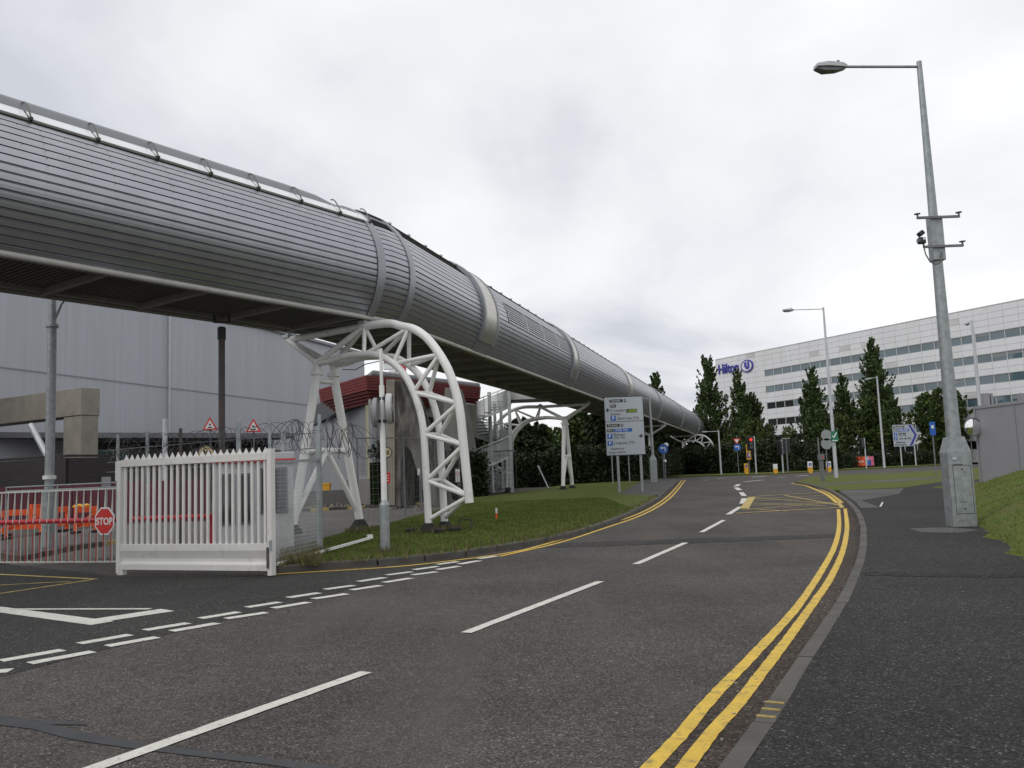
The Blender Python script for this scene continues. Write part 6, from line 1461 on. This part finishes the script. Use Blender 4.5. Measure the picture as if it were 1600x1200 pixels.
def tree(px_, Y, ptop, hw, label, leaf='leaf_poplar', prof=poplar, h0=1.2, name='poplar_tree', cat='tree', nclump=170, per=52, leafsize=.17, group=None, trunk=.2, spread=.5, bottom=None):
    bs = atY(px_, 730, Y); zt_ = atY(px_, ptop, Y).z; gz = zg(Y); X = atY(px_, (ptop + 730) / 2, Y).x
    root = thing(name, label, cat, (X, Y, gz), 0, group); H = zt_ - gz; R = hw / F * Y
    if prof is poplar and px_ > 1250: h0 = 2.8
    pts = crown_points(prof, h0, H - .25, R * .95, int(nclump * 1.25), per, spread * .78, branchy=(2.0 if prof is poplar else .9))
    me = leaf_mesh('crown', pts, leafsize, M[leaf]); o = bpy.data.objects.new('crown', me); COL.objects.link(o); o.parent = root
    # trunk and limbs
    mb = MB(); mb.tube([(0, 0, -.1), (.05, 0, H * .3), (-.05, .05, H * .65), (0, 0, H * .93)], [trunk, trunk * .75, trunk * .4, .03], 9); mb.obj('trunk', M['bark'], root, local=True)
    lm = MB()
    for k in range(14):
        t = .1 + .75 * k / 14; th = k * 2.4; z_ = H * t; ln = R * prof(min(1, max(.02, (z_ - h0) / (H - h0) + .12))) * .8
        lm.tube([(0, 0, z_), (ln * .5 * math.cos(th), ln * .5 * math.sin(th), z_ + ln * .5), (ln * math.cos(th), ln * math.sin(th), z_ + ln * 1.1)], [trunk * .35, trunk * .22, .02], 5)
    lm.obj('limbs', M['bark'], root, local=True)
    return root
GP = 'poplars before the hotel'
tree(1109, 131, 556, 31, 'tall dark double-topped poplar just right of the bridge end', nclump=330, per=60, group=GP, trunk=.3, spread=.55)
tree(1027, 150, 578, 20, 'poplar top showing above the bridge, leftmost', nclump=190, per=55, group=GP, trunk=.25, leafsize=.24)
tree(1157, 124, 576, 18, 'spiky poplar overlapping the blue emblem on the hotel', nclump=200, per=52, group=GP, trunk=.25)
tree(1176, 126, 612, 30, 'broad poplar directly right of the one covering the emblem', nclump=270, per=58, group=GP, trunk=.25, spread=.6)
tree(1272, 122, 577, 25, 'pointed poplar left of the lamp post with the green sign', nclump=270, per=55, group=GP, trunk=.22)
tree(1320, 126, 586, 18, 'slim pointed poplar between two lamp posts', nclump=190, per=50, group=GP, trunk=.2)
tree(1369, 129, 530, 30, 'tallest poplar with sharp tip in front of the hotel', nclump=380, per=58, group=GP, trunk=.28, spread=.55)
tree(1392, 128, 608, 24, 'lower poplar filling in behind the arrow board', nclump=200, per=55, group=GP, trunk=.22)
tree(1469, 136, 607, 46, 'broad round-headed tree right of the arrow board', 'leaf_mid', roundc, 1.6, 'broadleaf_tree', 'tree', 420, 58, .2, None, .25, .6)
tree(1362, 123, 618, 29, 'rounded bright green tree at the foot of the tallest poplar', 'leaf_mid', roundc, 1.4, 'broadleaf_tree', 'tree', 230, 55, .19, None, .18, .55)
tree(1312, 121, 645, 26, 'small yellowish tree beside the green tick sign', 'leaf_light', roundc, 1.2, 'broadleaf_tree', 'tree', 130, 42, .17, None, .12, .5)
tree(1178, 112, 652, 24, 'small light green tree behind the red traffic light', 'leaf_light', roundc, 1.0, 'broadleaf_tree', 'tree', 140, 45, .18, None, .12, .5)
tree(1148, 110, 668, 20, 'small light bush tree behind the give way sign', 'leaf_light', roundc, .8, 'broadleaf_tree', 'tree', 100, 42, .18, None, .1, .45)
tree(1233, 112, 664, 12, 'thin sapling above the dark traffic lights', 'leaf_light', roundc, 2.5, 'sapling', 'tree', 40, 22, .16, None, .06, .3)
tree(1210, 116, 680, 22, 'low dark tree left of the dark traffic lights', 'leaf_dark', roundc, .5, 'broadleaf_tree', 'tree', 120, 50, .2, None, .14, .5)
tree(1250, 121, 700, 22, 'low dark shrub tree right of the dark traffic lights', 'leaf_dark', roundc, .4, 'broadleaf_tree', 'tree', 100, 50, .2, None, .14, .5)
# dark woodland behind the bridge: separate trees
WG = 'dark trees behind the bridge'
wood = [(742, 70, 655, 26, 'dark tree glimpsed behind the spiral staircase'), (815, 78, 655, 40, 'dark tree immediately right of the spiral staircase'), (850, 82, 664, 30, 'dark tree left of the second support column'), (868, 90, 680, 26, 'low tree filling in directly behind the second support'),
        (905, 76, 640, 30, 'dark tree just right of the second support column'), (938, 74, 646, 28, 'dark tree touching the left edge of the directions board'), (975, 92, 655, 34, 'dark tree directly behind the directions board'), (1015, 108, 668, 30, 'dark tree behind the lamp post under the bridge'), (1050, 122, 678, 26, 'dark tree behind the globe lamp'), (1085, 130, 690, 22, 'low dark tree behind the farthest arch')]
for x_, Y_, pt_, hw_, lb_ in wood:
    tree(x_, Y_, pt_, hw_, lb_, 'leaf_dark' if x_ not in (850, 905) else 'leaf_mid', roundc, .5, 'woodland_tree', 'tree', 230, 52, .2, WG, .18, .5)
def hedge(name, label, path, h, th, nleaf, leafs=.14, m='leaf_hedge', cat='hedge'):
    root = thing(name, label, cat, tuple(path[0])); pts = []; core = MB()
    lens = [(b - a).length for a, b in zip(path, path[1:])]; tot = sum(lens)
    for (a, b), ln in zip(zip(path, path[1:]), lens):
        k = int(nleaf * ln / tot); f_ = npr.rand(k); base_ = np.outer(1 - f_, np.array(a)) + np.outer(f_, np.array(b)); dd = (b - a).normalized(); nn_ = np.array((-dd.y, dd.x, 0))
        hh = h * (1 + .10 * np.sin(f_ * ln * .9) + .08 * np.sin(f_ * ln * 2.3 + 1) + .06 * npr.normal(size=k))
        side = (npr.rand(k) < .7); zz_ = np.where(side, npr.rand(k) * hh, hh * (.93 + .1 * npr.rand(k))); off = np.where(side, -th / 2 * (1 + .25 * npr.normal(size=k)) , (npr.rand(k) - .5) * th)
        if nn_[1] < 0: off = -off
        off = off
        pts.append(base_ + nn_[None, :] * off[:, None] + np.array((0, 0, 1.))[None, :] * zz_[:, None])
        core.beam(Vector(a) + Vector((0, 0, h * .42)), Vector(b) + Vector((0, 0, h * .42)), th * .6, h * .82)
    pts = np.concatenate(pts) - np.array(root.location)[None, :]
    me = leaf_mesh('foliage', pts, leafs, M[m]); o = bpy.data.objects.new('foliage', me); COL.objects.link(o); o.parent = root
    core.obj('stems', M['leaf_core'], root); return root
def gp(px_, py_, dy=0): v_ = gr(px_, py_); return Vector((v_.x + dy * v_.x / v_.y, v_.y + dy, zg(v_.y)))
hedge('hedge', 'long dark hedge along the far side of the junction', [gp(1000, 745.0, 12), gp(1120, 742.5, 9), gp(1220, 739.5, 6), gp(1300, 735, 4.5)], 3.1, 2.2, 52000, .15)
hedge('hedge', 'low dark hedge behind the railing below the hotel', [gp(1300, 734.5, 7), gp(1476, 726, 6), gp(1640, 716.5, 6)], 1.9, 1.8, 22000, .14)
hedge('hedge', 'dark bushes behind the mesh fence seen through the arch', [Vector((-7.2, 43.5, .3)), Vector((-2.0, 48.5, .3))], 2.6, 1.2, 9000, .10)
hedge('hedge', 'dark undergrowth along the back of the left lawn', [Vector((-4.5, 66, .5)), Vector((4, 69, .5)), Vector((9.5, 73, .6)), Vector((16, 98, .6)), Vector((25, 124, .6))], 2.6, 2.0, 60000, .13)
# concrete raking struts seen in the wood
p = gr(858, 765); o = thing('raking_strut', 'thin pale raking strut in the shade left of the second support', 'strut', tuple(p)); MB().tube([p + Vector((.0, 0, 0)), p + Vector((-.7, .5, 1.7))], .05, 8).obj('bar', M['galv_light'], o)

# ================================================================== GRASS BLADES
def inside(poly, x, y):
    c = False; j = len(poly) - 1
    for i in range(len(poly)):
        xi, yi = poly[i]; xj, yj = poly[j]
        if (yi > y) != (yj > y) and x < (xj - xi) * (y - yi) / (yj - yi) + xi: c = not c
        j = i
    return c
def blades(name, pts, h, m, kind='stuff'):
    P_ = np.array(pts); n_ = len(P_); a = npr.rand(n_) * 2 * math.pi; w_ = .006 + .006 * npr.rand(n_); hh = h * (.5 + npr.rand(n_)); ln = npr.normal(size=(n_, 2)) * .35 * hh[:, None]
    d = np.stack([np.cos(a) * w_, np.sin(a) * w_, np.zeros(n_)], 1); top = P_ + np.concatenate([ln, hh[:, None]], 1)
    V_ = np.stack([P_ - d, P_ + d, top], 1).reshape(-1, 3)
    me = bpy.data.meshes.new(name); me.vertices.add(n_ * 3); me.vertices.foreach_set('co', V_.ravel().astype(np.float32)); me.loops.add(n_ * 3); me.loops.foreach_set('vertex_index', np.arange(n_ * 3, dtype=np.int32)); me.polygons.add(n_)
    me.polygons.foreach_set('loop_start', np.arange(0, n_ * 3, 3, dtype=np.int32)); me.polygons.foreach_set('loop_total', np.full(n_, 3, dtype=np.int32)); me.update(calc_edges=True); me.materials.append(m)
    o = bpy.data.objects.new(name, me); COL.objects.link(o); o['kind'] = kind; return o
pts = []
while len(pts) < 90000:
    x = rnd.uniform(-6.5, 4); y = 15.5 + 24 * rnd.random() ** 1.3
    if inside(lawn_pts, x, y): pts.append((x, y, zg(y) + .12))
blades('grass', pts, .05, M['blade'])
pts = []
while len(pts) < 60000:
    x = rnd.uniform(7, 24); y = rnd.uniform(11, 34); h = mound_h(x, y)
    if h > .012: pts.append((x, y, zg(y) + .12 + h))
blades('grass', pts, .05, M['blade'])
# weeds at the foot of the fence and along the kerb
pts = []
for _ in range(2600):
    q = gr(rnd.uniform(440, 500), rnd.uniform(862, 884), .1); pts.append((q.x, q.y, zg(q.y) + .1))
for bx_, by_, n_, r_ in [(602, 864, 260, .22), (672, 832, 420, .5), (697, 830, 420, .5), (500, 866, 200, .2), (567, 830, 300, .5)]:
    q = gr(bx_, by_, .12)
    for _ in range(n_):
        a_ = rnd.uniform(0, 6.28); d_ = r_ * rnd.random() ** .6; pts.append((q.x + d_ * math.cos(a_), q.y + d_ * math.sin(a_), zg(q.y) + .12))
for q in KL:
    if q.y < 40:
        for _ in range(26): pts.append((q.x - rnd.uniform(0, .12), q.y + rnd.uniform(-.5, .6), zg(q.y) + .11))
blades('weeds', pts, .15, mat('dry_weeds', (.12, .11, .04), rough=.8, island=.5, var=.3, vscale=2))

# scattered litter, leaves and grit along the kerbs and on the pavement
lit = MB()
for _ in range(70):
    t_ = rnd.choice([q for q in KR if q.y < 25]); c = Vector((t_.x - rnd.uniform(.16, .5), t_.y + rnd.uniform(-.5, .5), 0)); s_ = rnd.uniform(.008, .02)
    lit.box((c.x, c.y, zg(c.y) + s_ * .4), (s_, s_ * .8, s_ * .6), rz=rnd.uniform(0, 3))
lit.obj('kerb_grit', M['conc'], kind='stuff')
lf = MB()
for _ in range(60):
    c = Vector((rnd.uniform(2.5, 11), rnd.uniform(4, 20), 0)); 
    xk = min(KR, key=lambda q: abs(q.y - c.y)).x
    if c.x < xk + .2: continue
    s_ = rnd.uniform(.012, .03); a_ = rnd.uniform(0, 6); lf.add([(c.x + s_ * math.cos(a_ + k * 1.57) * (1 if k % 2 else .5), c.y + s_ * math.sin(a_ + k * 1.57) * (1 if k % 2 else .5), zg(c.y) + .129 + .004 * (k % 2)) for k in range(4)], [(0, 1, 2, 3)])
lf.obj('dead_leaves', mat('dead_leaf', (.22, .16, .08), rough=.8, island=.5), kind='stuff')
sheet('painted_stroke', P2([(1374, 792), (1377, 792), (1380.5, 785), (1378, 785)], .12), .1285, M['white_mark'], pav)
